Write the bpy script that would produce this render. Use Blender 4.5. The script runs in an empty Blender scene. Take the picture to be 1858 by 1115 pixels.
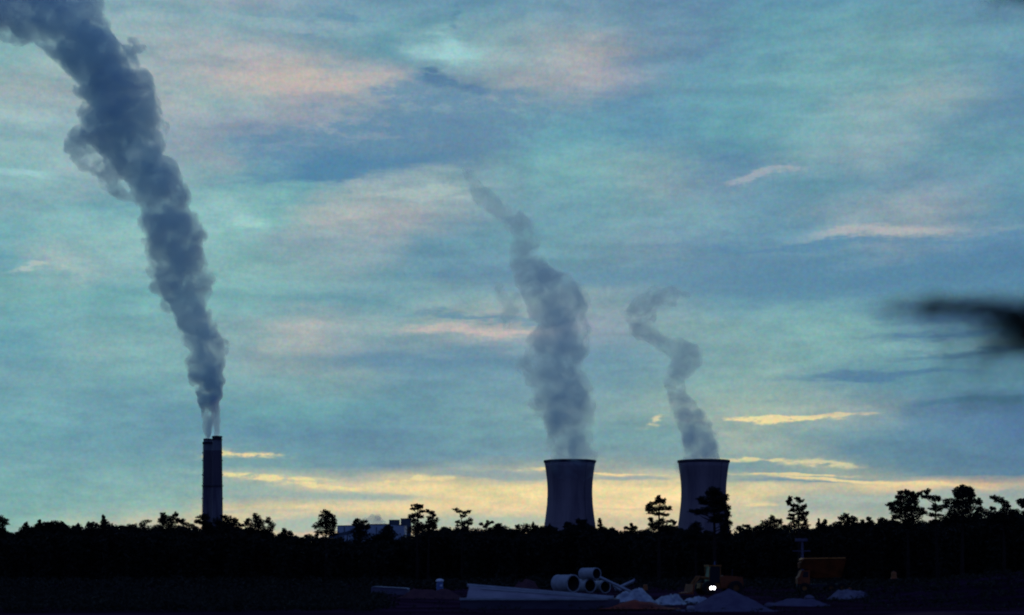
import bpy, math, random
import numpy as np
from mathutils import Vector, Matrix, Euler

# ------------------------------------------------------------------ basics
W, H, F = 1858.0, 1115.0, 3000.0        # the photograph's pixels and focal length in pixels
CX, HZ, CAMZ = 929.0, 1027.0, 3.0       # principal column, horizon row, eye height
scene = bpy.context.scene
col = scene.collection
R = math.radians
rnd = random.Random(7)

def at(px, py, d):
    """point d metres ahead that lies in the direction of a photo position"""
    return Vector(((px - CX) / F * d, d, (HZ - py) / F * d + CAMZ))

# ------------------------------------------------------------------ camera
cd = bpy.data.cameras.new('camera')
cam = bpy.data.objects.new('camera', cd)
col.objects.link(cam)
cam.location = (0, 0, CAMZ)
cam.rotation_euler = (R(90), 0, 0)
cd.sensor_width = 36.0
cd.lens = 36.0 * F / W
cd.shift_y = (HZ - H / 2) / W
cd.clip_start = 0.2
cd.clip_end = 30000
cd.dof.use_dof = True
cd.dof.focus_distance = 500
cd.dof.aperture_fstop = 0.42
scene.camera = cam

# ------------------------------------------------------------------ render settings
scene.render.engine = 'CYCLES'
scene.view_settings.view_transform = 'Standard'
scene.view_settings.look = 'None'
scene.view_settings.exposure = 0
scene.view_settings.gamma = 1
cy = scene.cycles
cy.max_bounces = 9
cy.diffuse_bounces = 2
cy.volume_bounces = 8
cy.transparent_max_bounces = 16
cy.volume_max_steps = 512
cy.sample_clamp_indirect = 2.0
cy.pixel_filter_type = 'BLACKMAN_HARRIS'
cy.filter_width = 2.0
cy.use_denoising = True

# ------------------------------------------------------------------ sky
def lin(c):
    out = []
    for v in c:
        v = v / 255.0
        out.append(v / 12.92 if v <= 0.04045 else ((v + 0.055) / 1.055) ** 2.4)
    return tuple(out)

world = bpy.data.worlds.new('World')
scene.world = world
world.use_nodes = True
nt = world.node_tree
nt.nodes.clear()
N, L = nt.nodes, nt.links

def setin(node, i, v):
    if isinstance(v, bpy.types.NodeSocket):
        L.new(v, node.inputs[i])
    else:
        node.inputs[i].default_value = v

def M(op, a, b=0.0, c=0.0, clamp=False):
    n = N.new('ShaderNodeMath'); n.operation = op; n.use_clamp = clamp
    setin(n, 0, a); setin(n, 1, b)
    if op in ('MULTIPLY_ADD',): setin(n, 2, c)
    return n.outputs[0]

def DOT(a, b):
    n = N.new('ShaderNodeVectorMath'); n.operation = 'DOT_PRODUCT'
    setin(n, 0, a); setin(n, 1, b)
    return n.outputs['Value']

def VMUL(a, b):
    n = N.new('ShaderNodeVectorMath'); n.operation = 'MULTIPLY'
    setin(n, 0, a); setin(n, 1, b)
    return n.outputs[0]

def XYZ(a, b, c):
    n = N.new('ShaderNodeCombineXYZ')
    setin(n, 0, a); setin(n, 1, b); setin(n, 2, c)
    return n.outputs[0]

def NOISE(v, scale, detail, rough=0.5):
    n = N.new('ShaderNodeTexNoise')
    setin(n, 'Vector', v)
    n.inputs['Scale'].default_value = scale
    n.inputs['Detail'].default_value = detail
    n.inputs['Roughness'].default_value = rough
    return n.outputs[0]

def MIX(f, a, b):
    n = N.new('ShaderNodeMix'); n.data_type = 'RGBA'; n.clamp_factor = True
    setin(n, 0, f)
    setin(n, 6, a if isinstance(a, bpy.types.NodeSocket) else tuple(a) + (1,))
    setin(n, 7, b if isinstance(b, bpy.types.NodeSocket) else tuple(b) + (1,))
    return n.outputs[2]

def MR(v, a, b, c=0.0, d=1.0, kind='SMOOTHSTEP'):
    n = N.new('ShaderNodeMapRange'); n.interpolation_type = kind
    setin(n, 0, v)
    for i, q in enumerate((a, b, c, d)): n.inputs[i + 1].default_value = q
    return n.outputs[0]

tc = N.new('ShaderNodeTexCoord')
sp = N.new('ShaderNodeSeparateXYZ'); L.new(tc.outputs['Generated'], sp.inputs[0])
azim = M('ARCTAN2', sp.outputs[0], sp.outputs[1])
elev = M('ARCSINE', sp.outputs[2])
K = 3000.0
A0 = M('MULTIPLY', azim, K)          # azimuth and elevation, one degree = 52 units
E0 = M('MULTIPLY', elev, K)
raw = XYZ(M('MULTIPLY', A0, 1 / 520), M('MULTIPLY', E0, 1 / 150), 0.0)
w1 = NOISE(raw, 1.0, 5, 0.55)
w2 = NOISE(VMUL(raw, (1.3, 1.7, 1)), 2.2, 6, 0.6)
st = NOISE(VMUL(raw, (1.7, 1.7, 1)), 2.0, 6, 0.55)
w3 = NOISE(VMUL(raw, (2.2, 1.6, 1)), 2.2, 3, 0.5)
A1 = M('ADD', M('MULTIPLY_ADD', M('SUBTRACT', w1, 0.5), 230.0, A0), M('MULTIPLY', M('SUBTRACT', w3, 0.5), 150.0))
wamp = MR(E0, 150.0, 420.0, 26.0, 78.0)
E1 = M('MULTIPLY_ADD', M('SUBTRACT', w2, 0.5), wamp, E0)
vec = XYZ(A1, E1, 1.0)
soft = MR(st, 0.25, 0.75, 0.55, 1.45, 'LINEAR')
rag = MR(NOISE(VMUL(raw, (4.5, 3.6, 1)), 2.6, 5, 0.6), 0.34, 0.66, 0.0, 1.8, 'LINEAR')

# broad colour of the cloud deck: for each height above the horizon, colours round the compass
DECK = {
 10: [(240,145,182,188),(430,155,172,182),(600,120,162,180),(850,95,150,172),(1050,115,158,178),(1250,88,135,168),(1400,95,155,178),(1600,95,155,175),(1830,75,140,168)],
 45: [(0,140,178,185),(250,140,178,185),(400,135,176,184),(560,118,165,180),(700,110,165,178),(850,100,155,172),(1000,130,165,175),(1200,105,148,172),(1400,95,160,175),(1600,100,158,172),(1800,90,140,168)],
 95: [(50,135,182,182),(300,155,175,180),(450,160,172,178),(580,135,165,175),(700,100,160,175),(800,146,188,192),(860,146,190,192),(950,140,172,178),(1080,165,168,172),(1200,105,148,172),(1300,95,140,170),(1380,95,158,175),(1600,115,168,175),(1780,100,155,172)],
 145: [(30,135,180,182),(100,140,180,180),(300,155,175,180),(450,175,178,180),(550,190,182,176),(660,156,168,176),(770,104,148,170),(900,156,168,175),(1050,165,170,178),(1150,135,155,175),(1300,95,155,175),(1450,110,170,178),(1700,115,168,175),(1840,95,150,175)],
 195: [(50,158,178,180),(300,165,178,180),(400,145,182,182),(560,160,165,175),(650,140,165,178),(750,110,150,172),(900,115,155,172),(1000,95,150,170),(1150,85,140,170),(1300,100,165,180),(1480,108,168,178),(1680,140,170,175),(1840,95,145,170)],
 245: [(50,150,185,190),(350,145,165,178),(450,140,155,175),(600,125,155,175),(750,105,145,170),(850,95,140,168),(1000,100,168,182),(1200,85,148,175),(1350,100,170,178),(1500,115,168,178),(1600,130,172,178),(1800,95,145,172)],
 295: [(50,140,182,185),(380,150,168,178),(430,118,165,178),(520,85,140,170),(620,85,138,168),(740,88,135,165),(850,105,145,165),(1000,110,172,178),(1150,125,170,175),(1330,82,138,168),(1420,110,160,172),(1550,135,168,178),(1700,100,155,172),(1850,95,160,172)],
 345: [(50,125,178,182),(150,150,180,185),(400,125,180,182),(520,95,160,172),(650,155,180,182),(800,150,180,182),(900,120,165,175),(1050,105,165,175),(1200,135,168,175),(1300,105,148,172),(1500,95,155,172),(1700,110,150,172),(1850,100,155,175)],
 395: [(60,130,175,182),(200,110,172,180),(400,150,200,198),(500,120,182,182),(600,165,178,178),(740,160,170,175),(850,110,155,172),(1000,100,158,175),(1100,115,168,178),(1250,115,165,178),(1420,95,150,172),(1600,130,160,172),(1700,140,162,172),(1850,88,145,168)],
 445: [(50,110,172,178),(220,145,195,192),(420,125,182,182),(550,135,170,178),(700,140,168,178),(800,95,150,170),(1000,100,160,172),(1150,115,155,172),(1300,90,145,172),(1500,100,155,175),(1630,145,165,175),(1800,85,140,170)],
 495: [(30,105,165,178),(140,158,186,186),(250,130,178,182),(420,130,182,180),(600,125,165,172),(750,92,152,170),(900,95,145,170),(1050,100,150,168),(1200,105,148,168),(1350,92,140,168),(1550,85,142,168),(1850,70,125,162)],
 545: [(50,120,178,178),(200,110,175,178),(450,115,175,178),(650,95,155,170),(800,125,170,175),(1100,130,165,172),(1300,90,150,170),(1500,90,150,168),(1600,85,145,168),(1850,76,134,162)],
 595: [(30,105,168,175),(280,118,175,178),(450,135,172,175),(560,165,178,178),(700,125,170,175),(800,150,175,175),(890,178,180,178),(950,150,170,175),(1100,130,155,172),(1250,125,170,172),(1400,118,175,178),(1550,120,178,175),(1700,95,150,165),(1850,74,130,155)],
 645: [(50,100,165,178),(200,130,178,178),(300,120,175,178),(450,130,170,175),(540,156,174,172),(650,120,155,172),(800,88,142,165),(900,90,145,168),(1120,95,150,170),(1350,125,172,172),(1500,120,175,175),(1650,110,165,170),(1850,84,136,160)],
 695: [(30,110,165,175),(250,105,165,172),(450,120,170,175),(600,118,165,170),(720,90,150,168),(900,95,150,168),(1100,100,155,170),(1280,128,178,175),(1400,130,175,172),(1550,85,145,162),(1700,80,145,160),(1850,78,140,158)],
 745: [(100,105,165,175),(300,90,150,168),(500,95,165,172),(700,80,148,165),(900,100,160,172),(1120,120,165,168),(1350,150,180,168),(1550,140,168,168),(1650,85,135,160),(1850,60,120,160)],
 790: [(50,105,170,178),(250,95,155,172),(450,80,145,168),(700,75,140,165),(850,90,155,168),(1100,92,155,165),(1200,100,160,165),(1340,155,180,168),(1450,115,160,165),(1600,75,135,160),(1850,55,112,152)],
 825: [(50,105,165,175),(250,95,155,170),(345,110,160,168),(420,110,160,165),(540,85,148,165),(800,80,145,165),(1000,95,150,165),(1130,110,160,165),(1220,100,155,165),(1330,130,165,160),(1450,120,158,160),(1550,80,140,160),(1850,60,118,152)],
 848: [(50,110,168,175),(300,110,168,172),(450,105,160,165),(700,80,140,160),(830,130,165,165),(950,150,172,162),(1090,150,170,160),(1200,130,165,162),(1340,95,150,160),(1480,145,168,158),(1600,75,135,155),(1850,62,120,152)],
 867: [(50,112,172,175),(350,118,172,175),(410,165,185,165),(560,175,188,165),(650,160,176,165),(700,190,192,162),(800,205,200,160),(900,150,172,165),(1000,160,176,165),(1090,185,190,160),(1220,205,202,162),(1330,140,168,160),(1450,120,162,160),(1550,160,176,160),(1640,94,142,156),(1850,65,122,150)],
 884: [(50,115,175,175),(350,125,175,172),(480,145,178,170),(560,190,192,162),(700,226,212,160),(800,235,218,160),(1230,238,222,162),(1330,200,200,160),(1500,195,192,160),(1600,228,206,158),(1760,230,196,150),(1850,190,180,155)],
 901: [(50,118,178,175),(350,128,178,172),(450,140,175,172),(600,150,178,170),(720,195,196,165),(800,235,218,160),(1230,240,222,165),(1400,228,212,160),(1500,165,182,168),(1700,158,178,166),(1850,145,165,160)],
 921: [(50,120,178,175),(330,135,180,172),(430,205,200,160),(560,225,210,162),(700,238,218,162),(1000,238,218,165),(1230,232,212,160),(1330,190,195,165),(1450,160,180,168),(1850,140,168,160)],
 946: [(50,125,180,172),(250,170,186,166),(350,195,194,162),(450,210,199,158),(560,165,186,172),(680,162,184,170),(850,165,188,168),(950,178,190,168),(1080,216,204,162),(1200,200,198,165),(1350,200,198,165),(1850,160,178,165)],
 1000: [(0,160,180,165),(500,210,195,160),(1000,225,205,165),(1850,180,180,162)],
}
def row_ramp(stops):
    n = N.new('ShaderNodeValToRGB'); cr = n.color_ramp; cr.interpolation = 'LINEAR'
    while len(cr.elements) < len(stops): cr.elements.new(0.5)
    for e_, st_ in zip(cr.elements, stops):
        az = math.atan((st_[0] - CX) / F) * K
        e_.position = (az + 1000) / 2000.0; e_.color = lin(st_[1:]) + (1,)
    L.new(U1, n.inputs[0])
    return n.outputs[0]
U1 = M('MULTIPLY_ADD', A1, 1 / 2000.0, 0.5)
sky = None; prev = None
for py in sorted(DECK):
    e = math.atan((HZ - py) / F) * K
    r_ = row_ramp(DECK[py])
    sky = r_ if sky is None else MIX(MR(E1, prev, e, 0, 1, 'LINEAR'), sky, r_)
    prev = e
sky = MIX(MR(elev, R(19), R(25)), sky, lin((78, 130, 166)))
tone = N.new('ShaderNodeVectorMath'); tone.operation = 'MULTIPLY_ADD'
st2 = NOISE(VMUL(raw, (3.2, 2.6, 1)), 2.6, 4, 0.5)
tt = MR(M('MULTIPLY', M('ADD', st, st2), 0.5), .36, .64)
st3 = MR(NOISE(VMUL(raw, (1.2, 1.7, 1)), 1.7, 5, 0.52), .42, .60)
tt = M('MULTIPLY_ADD', tt, 0.62, M('MULTIPLY', st3, 0.38))
L.new(XYZ(tt, tt, tt), tone.inputs[0]); tone.inputs[1].default_value = (.42, .27, .20); tone.inputs[2].default_value = (.76, .835, .88)
sky = VMUL(sky, tone.outputs[0])
sky = MIX(0.12, sky, lin((140, 150, 172)))

# cloud masses and painted twig-blur streaks: (column, row, half width, half height, slope, colour, strength, kind)
S_, R_ = 's', 'r'
clouds = [
 (800, 225, 170, 56, .05, (98, 140, 168), .65, R_),
 (620, 262, 190, 46, -.1, (92, 138, 168), .6, R_),
 (900, 200, 110, 34, .15, (100, 144, 170), .5, R_),
 (1560, 505, 420, 34, .02, (80, 132, 164), .6, S_),
 (1150, 500, 200, 16, .0, (92, 142, 168), .5, S_),
 (760, 655, 230, 18, .0, (82, 136, 164), .5, S_),
 (540, 148, 110, 26, .02, (198, 186, 178), .6, S_),
 (820, 92, 56, 20, .1, (158, 206, 208), .80, S_),
 (600, 45, 46, 22, -.3, (92, 138, 168), .55, R_),
 (852, 34, 12, 24, .3, (86, 134, 162), .70, R_),
 (775, 138, 46, 15, .25, (80, 120, 156), .95, R_),
 (735, 160, 70, 20, -.1, (100, 142, 170), .6, R_),
 (880, 180, 60, 20, .3, (104, 142, 170), .60, R_),
 (570, 308, 150, 16, -.10, (74, 128, 164), .75, S_),
 (690, 295, 150, 18, -.08, (80, 132, 166), .60, S_),
 (835, 290, 36, 12, .5, (92, 136, 164), .60, R_),
 (500, 40, 120, 8, .1, (150, 178, 186), .5, S_),
 (1370, 320, 46, 12, -.25, (156, 170, 182), .80, R_),
 (1640, 420, 150, 10, -.03, (172, 178, 182), .80, S_),
 (1500, 446, 300, 6, .01, (82, 134, 168), .6, S_),
 (90, 490, 46, 7, -.15, (172, 192, 190), .80, R_),
 (20, 318, 50, 10, 0, (162, 206, 208), .60, S_),
 (440, 402, 60, 10, .1, (158, 206, 204), .60, S_),
 (740, 350, 120, 7, -.05, (166, 186, 188), .60, S_),
 (860, 600, 120, 9, .03, (190, 182, 180), .80, S_),
 (860, 577, 130, 5, .02, (84, 138, 164), .70, S_),
 (1640, 682, 150, 7, -.01, (74, 124, 156), .85, S_),  # low dark streaks at the right stand in for blurred twigs
 (1760, 728, 150, 8, -.02, (66, 118, 146), .85, S_),
 (1780, 602, 150, 9, -.03, (66, 114, 150), .80, S_),
 (1790, 640, 130, 9, -.03, (60, 108, 142), .75, S_),
 (1800, 570, 170, 16, .03, (60, 104, 146), .70, S_),
 (1800, 655, 120, 6, -.03, (84, 136, 162), .65, S_),
 (430, 824, 76, 5, .02, (226, 214, 162), 1.1, R_),
 (362, 820, 26, 7, -.2, (196, 200, 164), .8, R_),
 (1385, 759, 90, 4.5, .0, (228, 216, 164), 1.2, R_),
 (1500, 754, 46, 3.5, -.02, (214, 200, 164), .8, R_),
 (1190, 766, 20, 8, -.4, (206, 204, 168), .9, R_),
 (1360, 832, 50, 4, .02, (214, 208, 162), .9, R_),
 (1470, 838, 60, 7, .06, (206, 202, 164), .95, R_),
 (490, 866, 110, 4.5, .05, (230, 216, 162), 1.1, R_),
 (600, 881, 110, 4.5, .10, (228, 214, 162), 1.0, R_),
 (760, 868, 90, 5, -.1, (228, 214, 162), .8, R_),
 (590, 897, 150, 6, .03, (148, 174, 168), .95, S_),
 (440, 885, 90, 7, .0, (138, 174, 170), .8, S_),
 (870, 860, 120, 5.5, .05, (132, 160, 166), 1.0, S_),
 (1000, 853, 50, 4, .0, (222, 210, 160), .9, R_),
 (1110, 859, 80, 3, .04, (224, 210, 162), 1.0, R_),
 (1140, 867, 60, 3.6, -.02, (146, 166, 168), .9, S_),
 (1430, 861, 90, 2.6, .02, (220, 208, 160), .9, R_),
 (1450, 871, 130, 4.4, .0, (104, 146, 162), .95, S_),
 (1560, 874, 200, 3, .07, (226, 210, 160), .9, S_),
 (1120, 923, 110, 2, -.02, (206, 198, 164), .6, S_),
 (1380, 916, 40, 3, -.02, (226, 208, 160), .7, S_),
 (1520, 904, 40, 7, .0, (160, 180, 170), .9, R_),
 (1610, 905, 90, 9, .0, (158, 178, 170), .9, R_),
 (1700, 895, 50, 6, .0, (150, 172, 168), .8, R_),
 (1840, 892, 40, 6, .0, (140, 162, 162), .8, R_),
 (520, 926, 60, 3, .0, (186, 188, 166), .7, S_),
 (430, 928, 40, 3, .0, (170, 182, 168), .7, S_),
 (570, 951, 80, 8, .0, (158, 184, 172), .8, S_),
 (900, 947, 120, 9, .0, (160, 186, 170), .8, S_),
 (850, 968, 300, 5, .0, (232, 206, 166), .8, S_),
]
for (px, py, rx, ry, sl, c, s, kd) in clouds:
    az = math.atan((px - CX) / F); el = math.atan((HZ - py) / F * math.cos(az))
    a, e = az * K, el * K
    if kd == S_: rx, ry = rx * 1.12, ry * 1.12
    p = DOT(vec, (1 / rx, 0, -a / rx))
    q = DOT(vec, (sl / ry, 1 / ry, -(e + sl * a) / ry))
    d2 = M('MULTIPLY_ADD', p, p, M('MULTIPLY', q, q))
    g = M('MULTIPLY', M('POWER', 0.36788, d2), soft if kd == S_ else rag)
    sky = MIX(MR(g, 0.0, 1.0 if kd == S_ else 0.85, 0, s * (1.12 if kd == S_ else 1)), sky, lin(c))
# fine colour grain laid over the sky, imitating camera noise
fn_ = N.new('ShaderNodeTexNoise'); fn_.inputs['Scale'].default_value = 1.0; fn_.inputs['Detail'].default_value = 2.0; fn_.inputs['Roughness'].default_value = .7
L.new(XYZ(M('MULTIPLY', A0, 1 / 8.5), M('MULTIPLY', E0, 1 / 8), 0.0), fn_.inputs['Vector'])
fm = N.new('ShaderNodeVectorMath'); fm.operation = 'MULTIPLY_ADD'; L.new(fn_.outputs['Color'], fm.inputs[0])
fm.inputs[1].default_value = (.80, .42, .46); fm.inputs[2].default_value = (.60, .79, .77)
sky = VMUL(sky, fm.outputs[0])
# away from the afterglow the dusk sky is deep blue
away = M('MAXIMUM', MR(elev, R(16), R(40)), MR(sp.outputs[1], 0.86, 0.2))
dusk = MIX(MR(st, 0.35, 0.7), lin((50, 70, 126)), lin((76, 100, 154)))
sky = MIX(away, sky, dusk)
nish = N.new('ShaderNodeTexSky'); nish.sky_type = 'NISHITA'; nish.sun_disc = False
nish.sun_elevation = R(1.0); nish.sun_rotation = R(2.0)
nb = N.new('ShaderNodeBackground'); L.new(nish.outputs[0], nb.inputs[0]); nb.inputs[1].default_value = 0.003
bg = N.new('ShaderNodeBackground'); L.new(sky, bg.inputs[0]); bg.inputs[1].default_value = 1.0
ad = N.new('ShaderNodeAddShader'); L.new(bg.outputs[0], ad.inputs[0]); L.new(nb.outputs[0], ad.inputs[1])
wo = N.new('ShaderNodeOutputWorld'); L.new(ad.outputs[0], wo.inputs[0])
world.cycles.sampling_method = 'MANUAL'
world.cycles.sample_map_resolution = 256

# ------------------------------------------------------------------ sun, just over the horizon behind the cloud band
sd = bpy.data.lights.new('sun', 'SUN'); sd.energy = 0.06; sd.angle = R(12); sd.color = (1, .86, .62)
sun = bpy.data.objects.new('sun', sd); col.objects.link(sun)
sun.rotation_euler = Vector((-math.sin(R(2)), -math.cos(R(2)), -math.sin(R(1.5)))).to_track_quat('-Z', 'Y').to_euler()

# ------------------------------------------------------------------ materials
def mat(name, color, rough=0.8, metal=0.0, noise=None, spec=0.3, bump=None):
    """noise = (scale, second colour, low, high)"""
    m = bpy.data.materials.new(name); m.use_nodes = True
    t = m.node_tree; b = t.nodes['Principled BSDF']
    b.inputs['Base Color'].default_value = tuple(color) + (1,)
    b.inputs['Roughness'].default_value = rough
    b.inputs['Metallic'].default_value = metal
    b.inputs['Specular IOR Level'].default_value = spec
    if noise:
        tcn = t.nodes.new('ShaderNodeTexCoord')
        mp = t.nodes.new('ShaderNodeMapping'); t.links.new(tcn.outputs['Object'], mp.inputs[0])
        sc = noise[0]
        mp.inputs['Scale'].default_value = sc if isinstance(sc, tuple) else (sc, sc, sc)
        n = t.nodes.new('ShaderNodeTexNoise'); n.inputs['Scale'].default_value = 1; n.inputs['Detail'].default_value = 6
        n.inputs['Roughness'].default_value = 0.6
        t.links.new(mp.outputs[0], n.inputs[0])
        r = t.nodes.new('ShaderNodeMapRange'); t.links.new(n.outputs[0], r.inputs[0])
        r.inputs[1].default_value = noise[2]; r.inputs[2].default_value = noise[3]
        x = t.nodes.new('ShaderNodeMix'); x.data_type = 'RGBA'
        t.links.new(r.outputs[0], x.inputs[0])
        x.inputs[6].default_value = tuple(color) + (1,); x.inputs[7].default_value = tuple(noise[1]) + (1,)
        t.links.new(x.outputs[2], b.inputs['Base Color'])
        if bump:
            bm_ = t.nodes.new('ShaderNodeBump'); bm_.inputs['Distance'].default_value = bump
            t.links.new(n.outputs[0], bm_.inputs['Height']); t.links.new(bm_.outputs[0], b.inputs['Normal'])
    return m

MT = {
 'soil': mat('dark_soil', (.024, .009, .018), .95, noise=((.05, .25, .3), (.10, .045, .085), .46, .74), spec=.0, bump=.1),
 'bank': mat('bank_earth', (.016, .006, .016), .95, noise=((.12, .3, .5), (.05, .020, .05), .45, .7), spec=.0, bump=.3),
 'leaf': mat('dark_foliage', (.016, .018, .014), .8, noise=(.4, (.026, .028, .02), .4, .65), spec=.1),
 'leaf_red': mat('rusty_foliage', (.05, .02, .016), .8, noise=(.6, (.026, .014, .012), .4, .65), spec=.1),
 'bark': mat('bark', (.03, .022, .02), .9, noise=(2, (.016, .012, .012), .4, .65), spec=.1),
 'tower': mat('weathered_concrete', (.27, .22, .235), .9, noise=((.05, .05, .006), (.15, .12, .145), .42, .66), spec=.1),
 'tower_rim': mat('stained_rim_concrete', (.085, .08, .10), .9, noise=(.08, (.05, .05, .07), .4, .6), spec=.1),
 'stack': mat('stack_concrete', (.19, .17, .19), .9, noise=((.2, .2, .02), (.11, .09, .12), .42, .64), spec=.1),
 'stack_dark': mat('stack_red_band', (.125, .10, .12), .9, noise=((.2, .2, .02), (.095, .085, .11), .42, .64), spec=.1),
 'stack_pale': mat('stack_pale_band', (.21, .22, .23), .9, noise=((.2, .2, .02), (.16, .17, .19), .42, .64), spec=.1),
 'steel_dark': mat('dark_steel', (.03, .03, .045), .6, .3),
 'clad': mat('pale_cladding', (.45, .52, .56), .6, noise=((.1, .1, .02), (.36, .42, .5), .4, .6)),
 'clad_dark': mat('dark_cladding', (.08, .10, .13), .7, noise=(.1, (.06, .08, .1), .4, .6)),
 'concrete': mat('precast_concrete', (.36, .38, .40), .85, noise=(1.2, (.25, .27, .29), .4, .65), spec=.2, bump=.01),
 'concrete_dim': mat('darker_concrete', (.15, .13, .18), .9, noise=((.5, .5, 1.5), (.09, .075, .12), .4, .65), spec=.1, bump=.02),  # darker concrete with a random mottle
 'concrete_mid': mat('lit_tone_concrete', (.30, .28, .31), .9, noise=((.5, .5, 1.5), (.20, .18, .22), .4, .65), spec=.1, bump=.02),  # tone raised for the sky light the leaning wall panel catches
 'footing': mat('footing_concrete', (.085, .075, .105), .9, noise=((.5, .5, 1.5), (.06, .05, .08), .4, .65), spec=.1, bump=.02),  # darkest of the concretes, for the footing
 'drum': mat('faded_orange_plastic', (.40, .12, .03), .6, noise=(3, (.2, .06, .02), .4, .6)),
 'rim_highlight': mat('orange_rim_highlight', (.75, .28, .06), .6, noise=(1.2, (.5, .17, .03), .45, .65)),  # brighter copy of the body orange, painted as the top edge's highlight
 'body_paint': mat('darker_orange', (.19, .042, .012), .8, noise=(.8, (.08, .022, .008), .42, .65), spec=.1),  # darker copy of the rim orange, for the whole body
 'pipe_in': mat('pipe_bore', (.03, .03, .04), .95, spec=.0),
 'sheet': mat('pale_sheeting', (.40, .44, .47), .6, noise=(1.6, (.20, .22, .27), .42, .62), bump=.05),
 'rust': mat('red_earth', (.26, .06, .035), .9, noise=((.8, .8, 3), (.12, .035, .03), .42, .62), spec=.1, bump=.05),
 'sand': mat('grey_sand', (.12, .105, .15), .95, noise=(1.5, (.085, .07, .115), .4, .65), spec=.0, bump=.04),
 'sand_pale': mat('pale_sand', (.17, .16, .20), .95, noise=(1.0, (.08, .07, .11), .4, .65), spec=.0, bump=.05),
 'redsoil': mat('reddish_soil', (.11, .05, .055), .95, noise=(1.0, (.07, .035, .045), .4, .65), spec=.0, bump=.05),
 'orange': mat('orange_paint', (.24, .055, .014), .7, noise=(.8, (.12, .03, .01), .45, .65)),
 'yellow': mat('yellow_paint', (.30, .11, .02), .6, noise=(.8, (.13, .045, .01), .45, .65)),
 'black': mat('black_rubber', (.012, .012, .014), .8, spec=.2),
 'glass': mat('cab_glass', (.01, .012, .02), .3, spec=.15),
 'white': mat('white_plastic', (.75, .78, .8), .5, noise=(2, (.6, .62, .66), .4, .6)),
 'blue': mat('faded_blue_paint', (.10, .16, .36), .5),
}
em = bpy.data.materials.new('lamp_glow'); em.use_nodes = True
b_ = em.node_tree.nodes['Principled BSDF']
b_.inputs['Emission Color'].default_value = (1, .96, 1, 1); b_.inputs['Emission Strength'].default_value = 9
MT['lamp'] = em

# ------------------------------------------------------------------ mesh helpers
class MB:
    def __init__(s): s.v = []; s.f = []
    def add(s, vs, fs):
        k = len(s.v); s.v += [tuple(p) for p in vs]; s.f += [tuple(i + k for i in f) for f in fs]; return s
    def box(s, lo, hi, mx=None):
        x0, y0, z0 = lo; x1, y1, z1 = hi
        vs = [Vector(p) for p in ((x0,y0,z0),(x1,y0,z0),(x1,y1,z0),(x0,y1,z0),(x0,y0,z1),(x1,y0,z1),(x1,y1,z1),(x0,y1,z1))]
        if mx: vs = [mx @ p for p in vs]
        return s.add(vs, [(0,3,2,1),(4,5,6,7),(0,1,5,4),(1,2,6,5),(2,3,7,6),(3,0,4,7)])
    def prism(s, pts, y0, y1, mx=None):
        """outline in x,z extruded along y"""
        n = len(pts)
        vs = [Vector((x, y0, z)) for x, z in pts] + [Vector((x, y1, z)) for x, z in pts]
        if mx: vs = [mx @ p for p in vs]
        return s.add(vs, [tuple(range(n)), tuple(range(2*n-1, n-1, -1))] + [(i, i+n, (i+1) % n + n, (i+1) % n) for i in range(n)])
    def tube(s, pts, rs, n=8, cap=True):
        pts = [Vector(p) for p in pts]; k = len(pts); vs = []; fs = []
        for i, p in enumerate(pts):
            t = (pts[min(i+1, k-1)] - pts[max(i-1, 0)]).normalized()
            u = t.cross(Vector((0, 1, 0.01))).normalized(); w = t.cross(u)
            for j in range(n):
                a = 2 * math.pi * j / n
                vs.append(p + (u * math.cos(a) + w * math.sin(a)) * rs[i])
        for i in range(k-1):
            for j in range(n):
                fs.append((i*n+j, i*n+(j+1) % n, (i+1)*n+(j+1) % n, (i+1)*n+j))
        if cap: fs += [tuple(range(n-1, -1, -1)), tuple(range((k-1)*n, k*n))]
        return s.add(vs, fs)
    def lathe(s, prof, n=48, c=(0, 0, 0), closed=False):
        vs = []; fs = []; k = len(prof)
        for r, z in prof:
            for j in range(n):
                a = 2*math.pi*j/n
                vs.append((c[0] + r*math.cos(a), c[1] + r*math.sin(a), c[2] + z))
        for i in range(k if closed else k-1):
            i2 = (i+1) % k
            for j in range(n):
                fs.append((i*n+j, i*n+(j+1) % n, i2*n+(j+1) % n, i2*n+j))
        return s.add(vs, fs)
    def build(s, name, m, parent=None, smooth=False, loc=None):
        me = bpy.data.meshes.new(name); me.from_pydata(s.v, [], s.f); me.update()
        me.materials.append(m)
        if smooth: me.polygons.foreach_set('use_smooth', [True] * len(me.polygons))
        o = bpy.data.objects.new(name, me); col.objects.link(o)
        if parent: o.parent = parent
        if loc is not None: o.location = loc
        return o

def tag(o, label=None, cat=None, group=None, kind=None):
    if label: o['label'] = label
    if cat: o['category'] = cat
    if group: o['group'] = group
    if kind: o['kind'] = kind
    return o

def thing(name, label, cat, loc=(0, 0, 0), rz=0.0, group=None):
    o = bpy.data.objects.new(name, None); col.objects.link(o)
    o.location = loc; o.rotation_euler = (0, 0, rz); o.empty_display_size = .5
    return tag(o, label, cat, group)

def copy_tree(o, parent=None):
    c = o.copy(); col.objects.link(c); c.parent = parent
    for ch in list(o.children): copy_tree(ch, c)
    return c

# ------------------------------------------------------------------ ground
def fbm(x, y, seed=0):
    r = random.Random(seed); v = 0; a = 1.0; f = 1.0
    for _ in range(5):
        p, q, t = r.random()*6.28, r.random()*6.28, r.random()*6.28
        v += a * math.sin(x*f*math.cos(t) + y*f*math.sin(t) + p) * math.cos(y*f*math.cos(t) - x*f*math.sin(t) + q)
        a *= .55; f *= 2.1
    return v

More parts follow.
